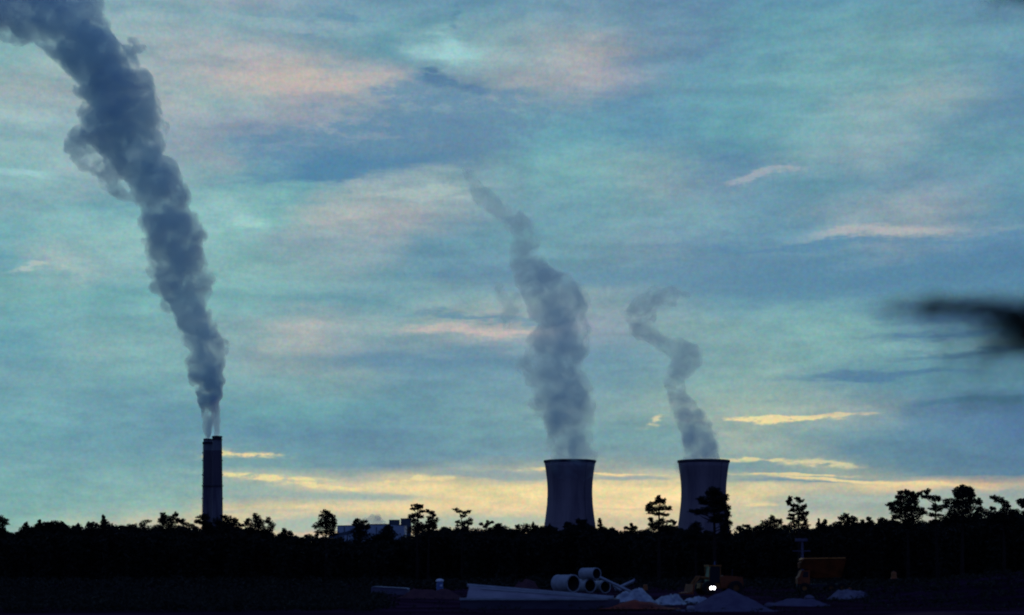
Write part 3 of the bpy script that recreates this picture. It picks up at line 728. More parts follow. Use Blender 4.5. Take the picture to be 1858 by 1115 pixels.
G1 = 'trees standing out of the treeline'
TREES = [
 ('tree', 'dark tree cut by the left edge of the picture, with two side lobes', 300, [(-4, 1057), (-2, 945)], [(2, 942, 8, 5), (8, 948, 8, 5), (0, 955, 9, 6), (6, 961, 6, 4), (2, 970, 14, 8)], 1.2, 'leaf'),
 ('pine_tree', 'small triangular pine standing alone just in from the left edge of the picture', 300, [(47, 1057), (47, 952)], [(47, 951, 3, 3), (47, 956, 7, 4), (48, 962, 11, 4), (36, 968, 5, 3), (55, 963, 5, 3), (40, 973, 8, 4)], 1.2, 'leaf'),
 ('tree', 'wide flat-topped tree with a small spike at its left corner', 305, [(92, 1056), (92, 955)], [(75, 946, 2, 3), (74, 952, 5, 3), (85, 951, 10, 4), (98, 950, 12, 4), (108, 951, 5, 4), (90, 959, 18, 7), (105, 960, 9, 6), (85, 970, 16, 8), (114, 966, 8, 5)], 1.3, 'leaf'),
 ('tree', 'small rounded tree just right of the flat-topped tree at far left', 300, [(118, 1057), (118, 958)], [(117, 954, 4, 3), (118, 960, 8, 5), (117, 968, 7, 5)], 1.2, 'leaf'),
 ('tree', 'squat double-topped tree beside a small gap of sky', 300, [(140, 1057), (140, 957)], [(134, 957, 4, 3), (141, 954, 4, 3), (145, 959, 4, 4), (140, 964, 9, 6)], 1.2, 'leaf'),
 ('tree', 'square-topped tree directly left of the pointed spire tree', 300, [(163, 1057), (163, 955)], [(160, 951, 4, 3), (166, 951, 5, 3), (163, 958, 9, 5), (165, 967, 11, 6), (177, 952, 3, 3)], 1.2, 'leaf'),
 ('conifer_tree', 'pointed spire tree left of the chimneys, highest between them and the left edge', 295, [(188, 1057), (188, 940)], [(188, 938, 2, 3), (188, 944, 4, 3), (189, 949, 6, 4), (190, 956, 9, 5), (193, 964, 12, 6)], 1.3, 'leaf'),
 ('tree', 'low rounded tree between the spire tree and the feathery thin one', 300, [(235, 1057), (235, 958)], [(228, 958, 7, 4), (240, 955, 8, 4), (234, 963, 15, 6), (248, 963, 6, 4)], 1.1, 'leaf'),
 ('tree', 'feathery see-through treetop left of the twin-peaked tree', 310, [(263, 1056), (263, 950)], [(262, 948, 6, 3), (268, 945, 5, 2), (256, 951, 4, 2), (263, 956, 9, 4), (275, 960, 7, 4)], .5, 'leaf'),
 ('tree', 'twin-peaked bushy tree left of the chimneys', 295, [(306, 1057), (306, 940)], [(296, 934, 4, 4), (299, 940, 6, 4), (318, 933, 4, 3), (313, 940, 8, 4), (306, 947, 14, 6), (304, 958, 17, 8), (294, 944, 5, 5), (322, 944, 5, 3)], 1.1, 'leaf'),
 ('tree', 'thin straggly tree over a bright gap of sky, left of the chimney foot', 305, [(339, 1056), (339, 950)], [(330, 944, 3, 4), (337, 950, 6, 3), (347, 953, 6, 3), (355, 957, 5, 2), (335, 960, 8, 5), (352, 966, 7, 3)], .8, 'leaf'),
 ('tree', 'tree with drooping left lobes right in front of the shorter chimney', 290, [(372, 1058), (371, 942)], [(366, 937, 7, 3), (374, 938, 6, 4), (360, 945, 5, 2.5), (368, 947, 8, 4), (376, 952, 9, 6), (380, 962, 12, 7)], 1.2, 'leaf'),
 ('tree', 'broad tree reaching right from the foot of the collared chimney', 295, [(414, 1057), (412, 945)], [(405, 938, 5, 3), (414, 941, 7, 4), (426, 943, 6, 3), (396, 946, 8, 5), (412, 949, 14, 5), (428, 950, 7, 4), (405, 958, 14, 5), (425, 960, 10, 4), (438, 953, 5, 2)], 1.0, 'leaf'),
 ('tree', 'ragged two-lobed tree, first right of the chimneys', 290, [(470, 1058), (468, 945)], [(463, 935, 4, 2.5), (450, 943, 4, 3), (465, 942, 8, 5), (474, 947, 8, 5), (488, 945, 4.5, 5), (490, 954, 6, 6), (466, 953, 13, 6), (480, 962, 14, 7), (452, 961, 10, 6), (446, 949, 4, 3)], 1.0, 'leaf'),
 ('tree', 'small twin bump tree at the low dip of the treeline', 300, [(518, 1057), (518, 965)], [(516, 963, 4, 3), (514, 970, 6, 6), (526, 967, 4, 3), (522, 973, 9, 5)], 1.1, 'leaf'),
 ('tree', 'tall open-crowned tree standing alone left of the power station hall', 280, [(592, 1059), (592, 1000), (591, 932)], [(590, 929, 6, 3), (596, 932, 4, 3), (584, 935, 3, 2), (592, 938, 6, 4), (600, 936, 3, 2), (588, 944, 8, 4), (606, 941, 4, 4), (598, 946, 8, 5), (580, 949, 6, 3), (608, 950, 4, 5), (575, 955, 5, 3), (590, 953, 8, 5), (601, 957, 9, 7), (577, 965, 5, 4), (592, 964, 9, 6), (574, 972, 4, 3), (604, 968, 8, 5)], .95, 'leaf'),
 ('tree', 'knobbed dark tree standing against the pale power station hall', 290, [(652, 1058), (652, 950)], [(648, 944, 5, 3.5), (658, 947, 6, 3.5), (645, 951, 6, 3), (654, 954, 11, 4), (652, 963, 14, 6), (655, 972, 16, 7), (668, 955, 3, 4)], 1.2, 'leaf'),
 ('tree', 'dome-shaped dark tree in front of the hall, left of the dark blocks', 295, [(703, 1057), (703, 962)], [(703, 957, 7, 4), (703, 963, 12, 5), (702, 971, 17, 6), (685, 975, 8, 4)], 1.3, 'leaf'),
 ('pine_tree', 'flat-topped pine with two separate tiers touching the dark blocks', 280, [(757, 1059), (757, 990), (758, 920)], [(756, 916, 8, 2), (757, 921, 4, 3.5), (748, 923, 4, 1.5), (765, 919, 3, 3), (766, 927, 5, 1.8), (752, 934, 8, 3.2), (761, 937, 5, 3), (747, 938, 5, 2), (752, 944, 5, 4), (758, 951, 9, 5), (750, 960, 12, 6), (765, 955, 8, 4)], 1.0, 'leaf'),
 ('pine_tree', 'leaning slender pine just right of the flat-topped two-tier pine', 280, [(776, 1059), (778, 990), (781, 935)], [(776, 926, 3, 2), (783, 930, 4, 2.5), (788, 934, 3, 2.5), (781, 939, 5, 2), (789, 942, 5, 2.5), (780, 945, 5, 3), (786, 949, 6, 3), (774, 953, 5, 2), (788, 957, 4, 2.5), (780, 963, 8, 4), (768, 956, 5, 2.5)], .8, 'leaf'),
 ('pine_tree', 'tall spindly pine with flat sprays, alone between the hall and the cooling towers', 280, [(840, 1059), (839, 1000), (839, 960), (837, 940), (834, 930)], [(827, 924, 4, 1.7), (834, 927, 4, 2), (843, 930, 5, 2), (851, 927, 2.5, 1.3), (841, 936, 4.5, 2.2), (831, 946, 3, 1.7), (847, 948, 6, 2.4), (854, 943, 4.5, 2.6), (853, 950, 4, 1.5)], .8, 'leaf'),
 ('pine_tree', 'very thin small pine with three sprays, right of the spindly pine', 290, [(884, 1058), (884, 1000), (883, 950)], [(874, 951, 3.2, 2), (882, 952, 2.2, 3), (889, 948, 3, 2), (885, 945, 1.5, .8), (894, 947, 1.3, 1), (879, 955, 3, 1)], .7, 'leaf'),
 ('tree', 'compact dark dome tree left of the nearer cooling tower', 290, [(904, 1058), (904, 958)], [(904, 953, 5, 3), (904, 958, 8, 4), (905, 965, 10, 6)], 1.3, 'leaf'),
 ('tree', 'thin wispy bush with a hooked top, left of the nearer cooling tower', 295, [(941, 1057), (941, 958)], [(940, 954, 4, 1.8), (940, 960, 3, 3.5), (949, 963, 4, 2.5), (931, 963, 4, 2)], .8, 'leaf'),
 ('sapling', 'tiny lollipop sapling with a bare stem near the left cooling tower', 295, [(956, 1057), (956, 958)], [(957, 954, 2.4, 1.8), (954, 957, 2, 1.8)], .9, 'leaf'),
 ('tree', 'small pointed shrub with spread arms near the left cooling tower', 295, [(968, 1057), (967, 955)], [(967, 951, 1.6, 2.5), (968, 956, 4, 3), (974, 957, 3, 1.5), (966, 963, 6, 3)], .9, 'leaf'),
 ('tree', 'small round tree touching the left foot of the left-hand cooling tower', 290, [(985, 1058), (985, 960)], [(984, 958, 4, 3), (985, 964, 7, 4), (998, 957, 6, 4), (1000, 965, 9, 6)], 1.2, 'leaf'),
 ('tree', 'knobbed treetop silhouetted inside the left-hand cooling tower', 285, [(1055, 1058), (1055, 950)], [(1050, 945, 4, 3), (1060, 946, 4, 3), (1055, 949, 6, 4), (1056, 956, 10, 5), (1042, 961, 13, 6), (1070, 962, 12, 6), (1055, 966, 28, 7)], 1.2, 'leaf'),
 ('conifer_tree', 'slim reddish conifer at the right foot of the left-hand cooling tower', 290, [(1089, 1058), (1089, 945)], [(1088.5, 942.5, 1.2, 2), (1089, 947, 2.6, 2.5), (1089.5, 952, 3.8, 2.5), (1090, 958, 4.5, 3)], .9, 'leaf_red'),
 ('tree', 'smooth round bush just right of the slim reddish conifer', 290, [(1099, 1058), (1099, 965)], [(1098, 963, 9, 4), (1100, 970, 13, 6)], 1.4, 'leaf'),
 ('tree', 'second smooth round bush between the two cooling towers, lower than its neighbour', 290, [(1121, 1058), (1121, 968)], [(1121, 968, 9, 4), (1123, 975, 13, 5)], 1.4, 'leaf'),
 ('tree', 'small spiky-armed tree midway between the cooling towers', 290, [(1148, 1058), (1148, 960)], [(1136, 957, 2.6, 2), (1146, 953, 3, 2.5), (1152, 957, 3, 2.5), (1145, 959, 6, 2), (1149, 965, 6, 4), (1166, 966, 9, 3)], 1.0, 'leaf'),
 ('pine_tree', 'tiered pine with layered boughs in the yellow gap between the cooling towers', 260, [(1196, 1062), (1196, 1000), (1196, 905)], [(1195, 902, 3, 3), (1195, 907, 7, 3.5), (1204, 909, 4, 4), (1189, 912, 6, 3), (1180, 916, 5, 2.5), (1176, 923, 5, 3), (1187, 924, 11, 3.5), (1201, 922, 9, 3.5), (1214, 922, 5, 2.5), (1190, 931, 11, 2.2), (1208, 934, 6, 1.6), (1181, 941, 3.5, 2.6), (1184, 951, 8, 5), (1199, 946, 8, 4.5), (1215, 946, 6, 1.6), (1225, 948, 2.5, 2), (1196, 957, 17, 6), (1216, 961, 10, 6)], 1.15, 'leaf'),
 ('pine_tree', 'tallest pine, broad and dark, in front of the right-hand cooling tower', 240, [(1297, 1065), (1297, 1000), (1296, 940), (1297, 895)], [(1296, 889, 9, 4.5), (1288, 896, 7, 4), (1303, 895, 8, 5), (1272, 906, 6, 5), (1281, 911, 8, 3), (1296, 905, 14, 6), (1313, 903, 6, 6), (1303, 914, 16, 6), (1260, 927, 7, 3), (1274, 928, 12, 4.5), (1295, 924, 16, 6), (1316, 922, 8, 5), (1321, 933, 5, 4), (1306, 936, 14, 5), (1325, 948, 5, 2), (1300, 944, 11, 4), (1314, 948, 10, 6), (1313, 960, 8, 7), (1320, 970, 8, 8)], 1.3, 'leaf'),
 ('tree', 'dark dome tree at the left foot of the right-hand cooling tower', 270, [(1263, 1061), (1262, 955)], [(1262, 953, 9, 5), (1262, 961, 11, 6), (1246, 970, 14, 4), (1281, 966, 4, 4), (1265, 972, 22, 6)], 1.3, 'leaf'),
 ('tree', 'narrow clumpy tree right of the right-hand cooling tower', 285, [(1356, 1059), (1356, 960)], [(1354, 954, 5, 2.5), (1360, 959, 5, 3.5), (1353, 964, 5, 4), (1360, 970, 9, 6)], 1.1, 'leaf'),
 ('tree', 'broad stepped tree rising to the right, beside the pine with the notched top', 280, [(1398, 1059), (1398, 948)], [(1402, 939, 4.5, 3), (1408, 944, 5, 3), (1390, 948, 10, 3), (1382, 955, 8, 4), (1399, 952, 12, 5), (1417, 946, 3, 4), (1390, 962, 20, 6), (1413, 960, 9, 3), (1424, 954, 6, 2), (1372, 957, 4, 3)], 1.15, 'leaf'),
 ('pine_tree', 'tall pine with a notched, two-pronged top right of the cooling towers', 260, [(1450, 1062), (1450, 1000), (1449, 920)], [(1431, 905, 3.5, 3), (1432, 911, 4, 3), (1446, 904, 3, 2.5), (1453, 909, 5, 2), (1441, 916, 7, 2.5), (1460, 918, 4, 2.2), (1439, 925, 5, 2.2), (1452, 923, 8, 4), (1463, 931, 4, 2.2), (1452, 931, 7, 3), (1437, 934, 5, 2), (1436, 941, 6, 1.8), (1456, 939, 7, 3.5), (1446, 945, 8, 1.6), (1461, 945, 3.5, 4), (1440, 952, 9, 5), (1460, 956, 8, 5)], 1.1, 'leaf'),
 ('tree', 'small two-spired tree just right of the notched pine', 285, [(1494, 1059), (1495, 955)], [(1484.5, 946, 1.3, 3), (1484, 950, 2, 2.2), (1497, 947, 3, 3.5), (1491, 954, 8, 3), (1496, 960, 10, 5), (1508, 959, 5, 3)], 1.2, 'leaf'),
 ('tree', 'fan-shaped tree slanting down right in the low stretch of the treeline', 280, [(1539, 1059), (1539, 948)], [(1533, 935, 5, 2.8), (1529, 941, 6, 2.6), (1541, 940, 7, 3), (1551, 941, 5, 4), (1540, 947, 10, 3.5), (1524, 948, 6, 2.6), (1551, 950, 7, 4), (1517, 954, 7, 4), (1535, 958, 16, 5)], 1.1, 'leaf'),
 ('tree', 'little forked tree beside the ring-shaped crown', 285, [(1574, 1059), (1574, 955)], [(1566, 946, 3, 3.5), (1577, 942, 3, 3), (1580, 948, 4, 4), (1572, 953, 8, 4)], 1.1, 'leaf'),
 ('tree', 'small tree with a hollow ring-shaped crown', 285, [(1604, 1059), (1604, 958), (1606, 950)], [(1602, 942, 6, 2.2), (1594, 945, 3, 2.4), (1610, 945, 4, 3), (1609, 951, 4, 3), (1592, 951, 2, 2.5)], .9, 'leaf'),
 ('oak_tree', 'big round-crowned tree, leftmost of the tall cluster at the right', 230, [(1648, 1066), (1648, 1000), (1647, 930)], [(1646, 892, 6, 2.6), (1636, 893, 4, 2), (1655, 896, 7, 3), (1662, 900, 5, 3), (1631, 901, 5, 3), (1641, 903, 12, 5), (1657, 908, 9, 6), (1620, 914, 6, 3.5), (1632, 912, 9, 5), (1646, 917, 17, 8), (1622, 923, 6, 3), (1636, 926, 12, 6), (1660, 925, 12, 7), (1671, 929, 6, 5), (1626, 938, 7, 3.5), (1648, 938, 17, 8), (1630, 948, 5, 3.5), (1650, 950, 15, 8)], 1.35, 'leaf'),
 ('tree', 'open see-through tree with a knobby top between the two big crowns at right', 235, [(1702, 1065), (1700, 1000), (1697, 910)], [(1674, 894, 3.5, 3), (1684, 892, 5, 4), (1676, 901, 4, 2.2), (1690, 901, 6, 2.6), (1703, 903, 5, 3.4), (1697, 905, 7, 1.5), (1718, 909, 7, 5), (1697, 918, 6, 2.5), (1692, 923, 6, 2), (1712, 919, 8, 3), (1704, 924, 5, 2.5), (1690, 934, 6, 3), (1703, 934, 6, 1.8), (1712, 942, 8, 4), (1696, 946, 6, 4)], .95, 'leaf'),
 ('oak_tree', 'highest and densest crown at the right, with a domed cap above its shoulders', 225, [(1746, 1067), (1746, 1000), (1747, 900)], [(1747, 883, 5, 3.5), (1740, 889, 7, 4), (1752, 890, 8, 5), (1763, 889, 6, 6), (1735, 897, 7, 4), (1750, 898, 13, 5), (1766, 898, 5, 4), (1745, 909, 16, 5), (1735, 914, 9, 5), (1764, 908, 9, 5), (1774, 910, 5, 4), (1748, 921, 21, 9), (1727, 932, 9, 7), (1748, 938, 25, 10), (1781, 924, 6, 4), (1774, 932, 5, 4), (1720, 945, 8, 5)], 1.4, 'leaf'),
 ('tree', 'tree slanting down right with a detached tuft on top, right of the highest crown', 230, [(1822, 1066), (1822, 1000), (1818, 915)], [(1807, 902, 6, 2.2), (1814, 906, 7, 3.5), (1822, 911, 6, 3.5), (1824, 918, 5, 3), (1801, 922, 4, 1.8), (1822, 925, 9, 4), (1835, 928, 7, 4), (1806, 932, 13, 4), (1843, 935, 8, 5), (1824, 938, 22, 6), (1800, 945, 14, 5), (1838, 948, 20, 8)], 1.2, 'leaf'),
 ('tree', 'treetop tuft cut by the right edge of the picture', 235, [(1864, 1065), (1864, 1000), (1862, 915)], [(1848, 911, 5, 2.6), (1856, 908, 6, 3.4), (1853, 917, 4, 2.5), (1862, 914, 7, 4), (1862, 930, 9, 5), (1860, 945, 12, 8)], 1.1, 'leaf'),
]
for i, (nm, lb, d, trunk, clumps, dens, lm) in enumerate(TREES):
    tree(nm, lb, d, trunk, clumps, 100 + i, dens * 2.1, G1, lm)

# the closed wood behind and below them: one dark mass
sky_line = [(-60, 972), (0, 972), (25, 976), (60, 967), (70, 963), (115, 968), (130, 966), (200, 966), (215, 964), (250, 966), (290, 965), (345, 970), (390, 963), (440, 966),
            (500, 976), (530, 982), (565, 982), (590, 982), (606, 984), (625, 991), (645, 991), (690, 986), (730, 988), (755, 976), (770, 968), (800, 966), (830, 968), (900, 968), (930, 968), (990, 966),
            (1010, 972), (1030, 964), (1055, 962), (1080, 966), (1100, 970), (1140, 971), (1190, 969), (1230, 970), (1280, 976), (1330, 980), (1350, 970),
            (1400, 966), (1470, 968), (1485, 970), (1500, 964), (1560, 960), (1620, 957), (1690, 955), (1712, 950), (1760, 946), (1800, 943), (1858, 940), (1920, 940)]
sx, sy = zip(*sky_line)
r = random.Random(99); b = [[], []]
for row, (d, step, drop) in enumerate([(312, 11, 2), (345, 12, 0), (385, 13, 4), (285, 12, 14)]):
    s = d / F; px = -90
    while px < 1950:
        px += step * r.uniform(.6, 1.4)
        topy = float(np.interp(px, sx, sy)) + drop - 8 + r.choice((0, 1, 3, 6, 8)) * r.random() - 8*max(0, fbm(px*.045, row*3.1, 17)) - 7*max(0, fbm(px*.16, row*1.7, 21))
        rw = r.uniform(9, 17)
        dd = d + r.uniform(-9, 9)
        y = topy + rw*.4; k = 0
        while y < 1027 + CAMZ/dd*F - 2:
            hh_ = rw * (.45 if k == 0 else .8)
            ww = rw * (.7 if k == 0 else 1.1)
            c = at(px + r.uniform(-3, 3), y, dd)
            leaves(b, c, (ww*s, ww*s, hh_*s), 200 if k == 0 else 120, .34 if k == 0 else .75, r)
            y += hh_ * 1.3; k += 1
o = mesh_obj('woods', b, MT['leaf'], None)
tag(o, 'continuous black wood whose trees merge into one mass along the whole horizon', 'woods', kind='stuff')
# scrub along the wood's foot
b = [[], []]
for _ in range(1300):
    d = r.uniform(200, 300); px = r.uniform(-80, 1940)
    c = at(px, HZ, d); c.z = r.uniform(.2, .8)
    leaves(b, c, (r.uniform(.8, 2.2), r.uniform(.8, 1.6), r.uniform(.4, 1.1)), 34, .45, r)
for _ in range(2600):                     # weeds added to darken the open ground at the left, thinning towards the works
    d = 114 + 100 * r.random() ** 1.2; px = -60 + 760 * r.random() ** .85
    c = at(px, HZ, d); c.z = r.uniform(.05, .25)
    leaves(b, c, (r.uniform(.5, 1.8), r.uniform(.5, 1.2), r.uniform(.15, .4)), 26, .24, r)
for _ in range(1500):                     # rough dark grass and briars added over the bank at the right
    x = r.uniform(24, 75); y = r.uniform(116, 200)
    leaves(b, Vector((x, y, bank(x, y) + r.uniform(.02, .2))), (r.uniform(.4, 1.5), r.uniform(.5, 1.2), r.uniform(.1, .35)), 22, .24, r)
for _ in range(260):                      # tufts between the heaps
    px = r.uniform(640, 1560); d = r.uniform(104, 200)
    c = at(px, HZ, d); c.z = r.uniform(.0, .12)
    leaves(b, c, (r.uniform(.3, 1.0), r.uniform(.3, .8), r.uniform(.08, .2)), 18, .16, r)
tag(mesh_obj('undergrowth', b, MT['leaf'], None), 'low black scrub along the foot of the wood, with weeds added to darken the left-hand ground and the bank', 'scrub', kind='stuff')

# ------------------------------------------------------------------ roadside tree whose boughs reach in from the right
dn = 8.5
root = thing('roadside_tree', 'nearby tree outside the right edge, only its blurred black bough tips reaching into the sky', 'tree', (wx(2120, dn), dn, 0))
org = Vector((wx(2120, dn), dn, 0)); tb = MB(); lb_ = [[], []]; r = random.Random(4)
trunk = [Vector((0, 0, -.2)), Vector((.05, 0, 2.5)), Vector((-.05, .1, 4.2)), Vector((.02, 0, 5.6)), Vector((0, 0, 6.9))]
tb.tube(trunk, [.14, .12, .09, .06, .02], 10)
def bough(ends, w0, nl, spread, size=.05):
    pts = [at(x, y, dn + dy) - org for x, y, dy in ends]
    tb.tube(pts, [w0*(1-.85*i/(len(pts)-1)) for i in range(len(pts))], 6)
    for i in range(nl):
        t = r.random() ** 1.7 * (len(pts)-1); k = min(int(t), len(pts)-2); f = t-k
        p = pts[k] + (pts[k+1]-pts[k])*f
        tip = t/(len(pts)-1)
        c = p + Vector((r.gauss(0, .09), r.gauss(0, .12), r.gauss(0, spread*(1-.7*tip))))
        leaves(lb_, c, (.08, .06, .010), 4, size, r, .12)
bough([(2120, 500, 0), (1980, 552, -.1), (1890, 568, -.2), (1820, 564, -.2), (1760, 559, -.2), (1710, 554, -.22), (1680, 551, -.25)], .014, 330, .016)
bough([(1960, 556, -.1), (1900, 582, -.15), (1850, 578, -.15), (1800, 570, -.18)], .010, 100, .016)
bough([(2120, 570, 0), (1980, 592, .1), (1900, 598, .15), (1850, 601, .15), (1800, 603, .2)], .012, 170, .016)
bough([(2120, 610, 0), (1990, 616, .1), (1910, 622, .15), (1860, 630, .15), (1820, 634, .2)], .010, 110, .018)
bough([(1990, 594, .1), (1930, 610, .0), (1890, 614, .05), (1855, 612, .1)], .010, 110, .02)
bough([(2120, 700, 0), (1990, 715, .1), (1900, 722, .15), (1820, 727, .15), (1760, 730, .2)], .006, 34, .012)
bough([(2120, 640, 0), (1990, 640, .1), (1900, 645, .15), (1820, 643, .15), (1740, 640, .2)], .006, 60, .02)
bough([(2120, 660, 0), (1990, 672, .1), (1900, 678, .15), (1800, 681, .15), (1720, 683, .2)], .006, 34, .014)
bough([(2120, 560, 0), (1990, 580, .1), (1900, 590, .15), (1800, 604, .15), (1700, 606, .2)], .006, 60, .02)
bough([(2120, 100, 0), (2010, 20, .1), (1930, -26, .1), (1885, -22, .1), (1852, -8, .1)], .02, 240, .024)
bough([(2120, 260, 0), (2230, 200, .3), (2330, 190, .5)], .02, 200, .12)
bough([(2120, 420, 0), (2260, 400, -.4), (2380, 420, -.5)], .022, 220, .12)
bough([(2120, 640, 0), (2260, 640, .4), (2400, 660, .6)], .022, 220, .12)
bough([(2120, -60, 0), (2050, -180, .1), (2010, -260, .1)], .02, 200, .12)
bough([(2120, -80, 0), (2190, -160, .1), (2260, -220, .1)], .02, 200, .12)
tb.build('trunk', MT['bark'], root); mesh_obj('crown', lb_, MT['leaf'], root)

# ------------------------------------------------------------------ building site
def gnd(px, py):            # ground point seen at a photo position
    d = CAMZ * F / (py - HZ); return (px - CX)/F*d, d
def pile(name, label, cat, m, px, py, halfw, h, depth, seed, peak=0.0, sharp=1.0, group=None):
    X, d = gnd(px, py); s = d/F; a = halfw*s; hh = h*s
    def fn(x, y):
        q = math.sqrt(((x - peak*a*.3)/a)**2 + (y/depth)**2)
        z = hh * max(0, 1 - q**sharp) if q < 1 else -.1*(q-1)
        if q < 1: z = hh * (1 - q) ** sharp if sharp != 1 else hh*(1-q)
        return z + .05*hh*fbm(x*2.2/a*2, y*2.2/a*2, seed) * max(0, 1.15-q) - .12
    return tag(height_patch(name, m, -a*1.25, a*1.25, -depth*1.25, depth*1.25, fn, 46, 34, (X, d, 0)), label, cat, group)

def flat_pile(name, label, cat, m, px, py, halfw, h, depth, seed, group=None, amp=.22):
    X, d = gnd(px, py); s = d/F; a = halfw*s; hh = h*s
    def fn(x, y):
        q = math.sqrt((x/a)**2 + (y/depth)**2)
        z = hh * sstep(1.05, .35, q)
        return z * (1 + amp*fbm(x/a*4.5, y/a*4.5, seed)) - .1
    return tag(height_patch(name, m, -a*1.25, a*1.25, -depth*1.25, depth*1.25, fn, 50, 34, (X, d, 0)), label, cat, group)

def _ss(a, b, x):
    return sstep(a, b, x) if b > a else 1 - sstep(b, a, x)
_old = sstep
def sstep(a, b, x):
    if b < a: return 1 - _old(b, a, x)
    return _old(a, b, x)

pile('sand_pile', 'broad grey conical sand heap in the near foreground, right of the lit headlight', 'sand pile', MT['sand'], 1322, 1103, 78, 40, 3.2, 3, 0, 1)
flat_pile('dirt_pile', 'rounded reddish dirt heap behind the tapered concrete wall', 'dirt pile', MT['redsoil'], 955, 1075, 32, 20, 2.4, 4)
flat_pile('sand_pile', 'low pale sand heap beside the small orange drum on the dark bank', 'sand pile', MT['sand_pale'], 1542, 1087, 48, 16, 3.0, 6)
flat_pile('dirt_pile', 'long low grey spoil ridge between the sand cone and the bank', 'dirt pile', MT['sand'], 1450, 1098, 66, 12, 2.6, 8)
flat_pile('dirt_pile', 'low dark red spoil strip in the bottom right foreground', 'dirt pile', MT['redsoil'], 1690, 1116, 110, 7, 2.4, 9)
flat_pile('dirt_pile', 'long low spoil ridge running up to the left end of the tapered wall', 'dirt pile', MT['redsoil'], 780, 1084, 66, 15, 3.0, 12)

# tapered wing wall on its footing
d = 122.0; s = d/F
root = thing('wing_wall', 'long tapered precast concrete wall lying on a wide footing in the near foreground', 'concrete wall', (wx(835, d), d, 0))
q = lambda px, py: ((px-835)*s, (HZ-py)*s + CAMZ)
foot_top = q(0, 1087)[1]
b = MB(); b.box((0, 0, -.2), (290*s, 5.5, foot_top)); b.build('footing', MT['footing'], root)
x0, z0 = q(850, 1064); x1, z1 = q(1108, 1085)
lean = 2.6
def wv(x, z, k): return Vector((x, .12 + lean*max(0, (z-foot_top))/1.2 + k, z))
b = MB()
P = [(q(846, 0)[0], foot_top+.004), (x1, foot_top+.004), (x1, z1), (x0, z0)]
b.add([wv(x, z, 0) for x, z in P] + [wv(x, z, .3) for x, z in P], [(0, 1, 2, 3), (7, 6, 5, 4), (0, 4, 5, 1), (1, 5, 6, 2), (2, 6, 7, 3), (3, 7, 4, 0)])
b.build('panel', MT['concrete_mid'], root)
b = MB(); b.tube([wv(x0-.15, z0+.07, .12), wv(x1+.25, z1+.05, .12)], [.13, .10], 6); b.build('coping', MT['concrete'], root)
b = MB(); b.tube([wv(x0+.9, z0-.18, -.12), wv(x1+.1, z1-.02, -.10)], [.05, .05], 6); b.build('rail', MT['concrete'], root)
b = MB(); b.box((-.05, -.16, foot_top-.05), (268*s, .10, foot_top+.10)); b.build('edge_trim', MT['concrete'], root)

# low pale trough far left and the white-capped post
X, d = gnd(707, 1078); s = d/F
root = thing('concrete_slab', 'low pale slab lying flat at the left end of the site, left of the white-capped post', 'concrete slab', (X, d, 0), R(-4))
b = MB(); b.prism([(-34*s, -.1), (33*s, -.1), (33*s, .52), (30*s, .62), (-30*s, .80), (-34*s, .68)], 0, 1.9); b.build('body', MT['concrete_dim'], root)
b = MB(); b.prism([(-33*s, .70), (-30*s, .80), (30*s, .62), (33*s, .53), (33*s, .58), (30*s, .67), (-30*s, .86), (-33*s, .76)], -.1, 2.0); b.build('lip', MT['concrete'], root)
X, d = gnd(798, 1073); s = d/F
root = thing('capped_post', 'short dark round post with a bright white cap, left of the tapered wall', 'post', (X, d, 0))
MB().lathe([(.01, 0), (.40, 0), (.40, .85), (.36, 1.05), (.36, 1.2), (.01, 1.2)], 24).build('body', MT['blue'], root, smooth=False)
MB().lathe([(.01, 1.2), (.47, 1.2), (.47, 1.32), (.34, 1.47), (.01, 1.52)], 24).build('cap', MT['white'], root)
MB().box((.05, -.44, .62), (.3, -.36, .84)).build('plate', MT['white'], root)

# concrete pipes
def pipe(label, px, py, d, rad_px, length, yaw, tilt=0):
    s = d/F; c = at(px, py, d); rr = rad_px*s
    root = thing('concrete_pipe', label, 'concrete pipe', (c.x, c.y, c.z - rr), 0, 'concrete drainage pipes')
    root.rotation_euler = (0, tilt, yaw)
    mx = Matrix.Translation((0, 0, rr)) @ Matrix.Rotation(R(90), 4, 'Y')
    def ring(prof, nm, m):
        t = MB().lathe(prof, 40, closed=True); t.v = [tuple(mx @ Vector(v)) for v in t.v]; t.build(nm, m, root, smooth=False)
    ring([(rr, -length/2), (rr, length/2-.35), (rr-.08, length/2-.3501), (rr-.08, length/2-.3505), (rr*.86, length/2-.351), (rr*.86, -length/2)], 'barrel', MT['concrete'])
    ring([(rr*1.06, length/2-.35), (rr*1.06, length/2), (rr*.9, length/2), (rr*.9, length/2-.35)], 'socket', MT['concrete'])
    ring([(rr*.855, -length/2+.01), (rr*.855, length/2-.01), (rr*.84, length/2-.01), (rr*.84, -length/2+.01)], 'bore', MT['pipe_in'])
    return root
pipe('largest concrete pipe, on the ground at the left end of the pipe stack', 1026, 1058, 170, 15.5, 2.6, R(-52))
pipe('concrete pipe perched on top of the others in the stack', 1070, 1040.5, 176, 10.5, 2.2, R(-50))
pipe('concrete pipe in shade at the bottom of the stack, right of the largest one', 1060, 1062, 177, 12, 2.4, R(-60))
pipe('shaded concrete pipe at the bottom right end of the stack, under the sloping beam', 1088, 1064, 178, 11, 2.4, R(-62))

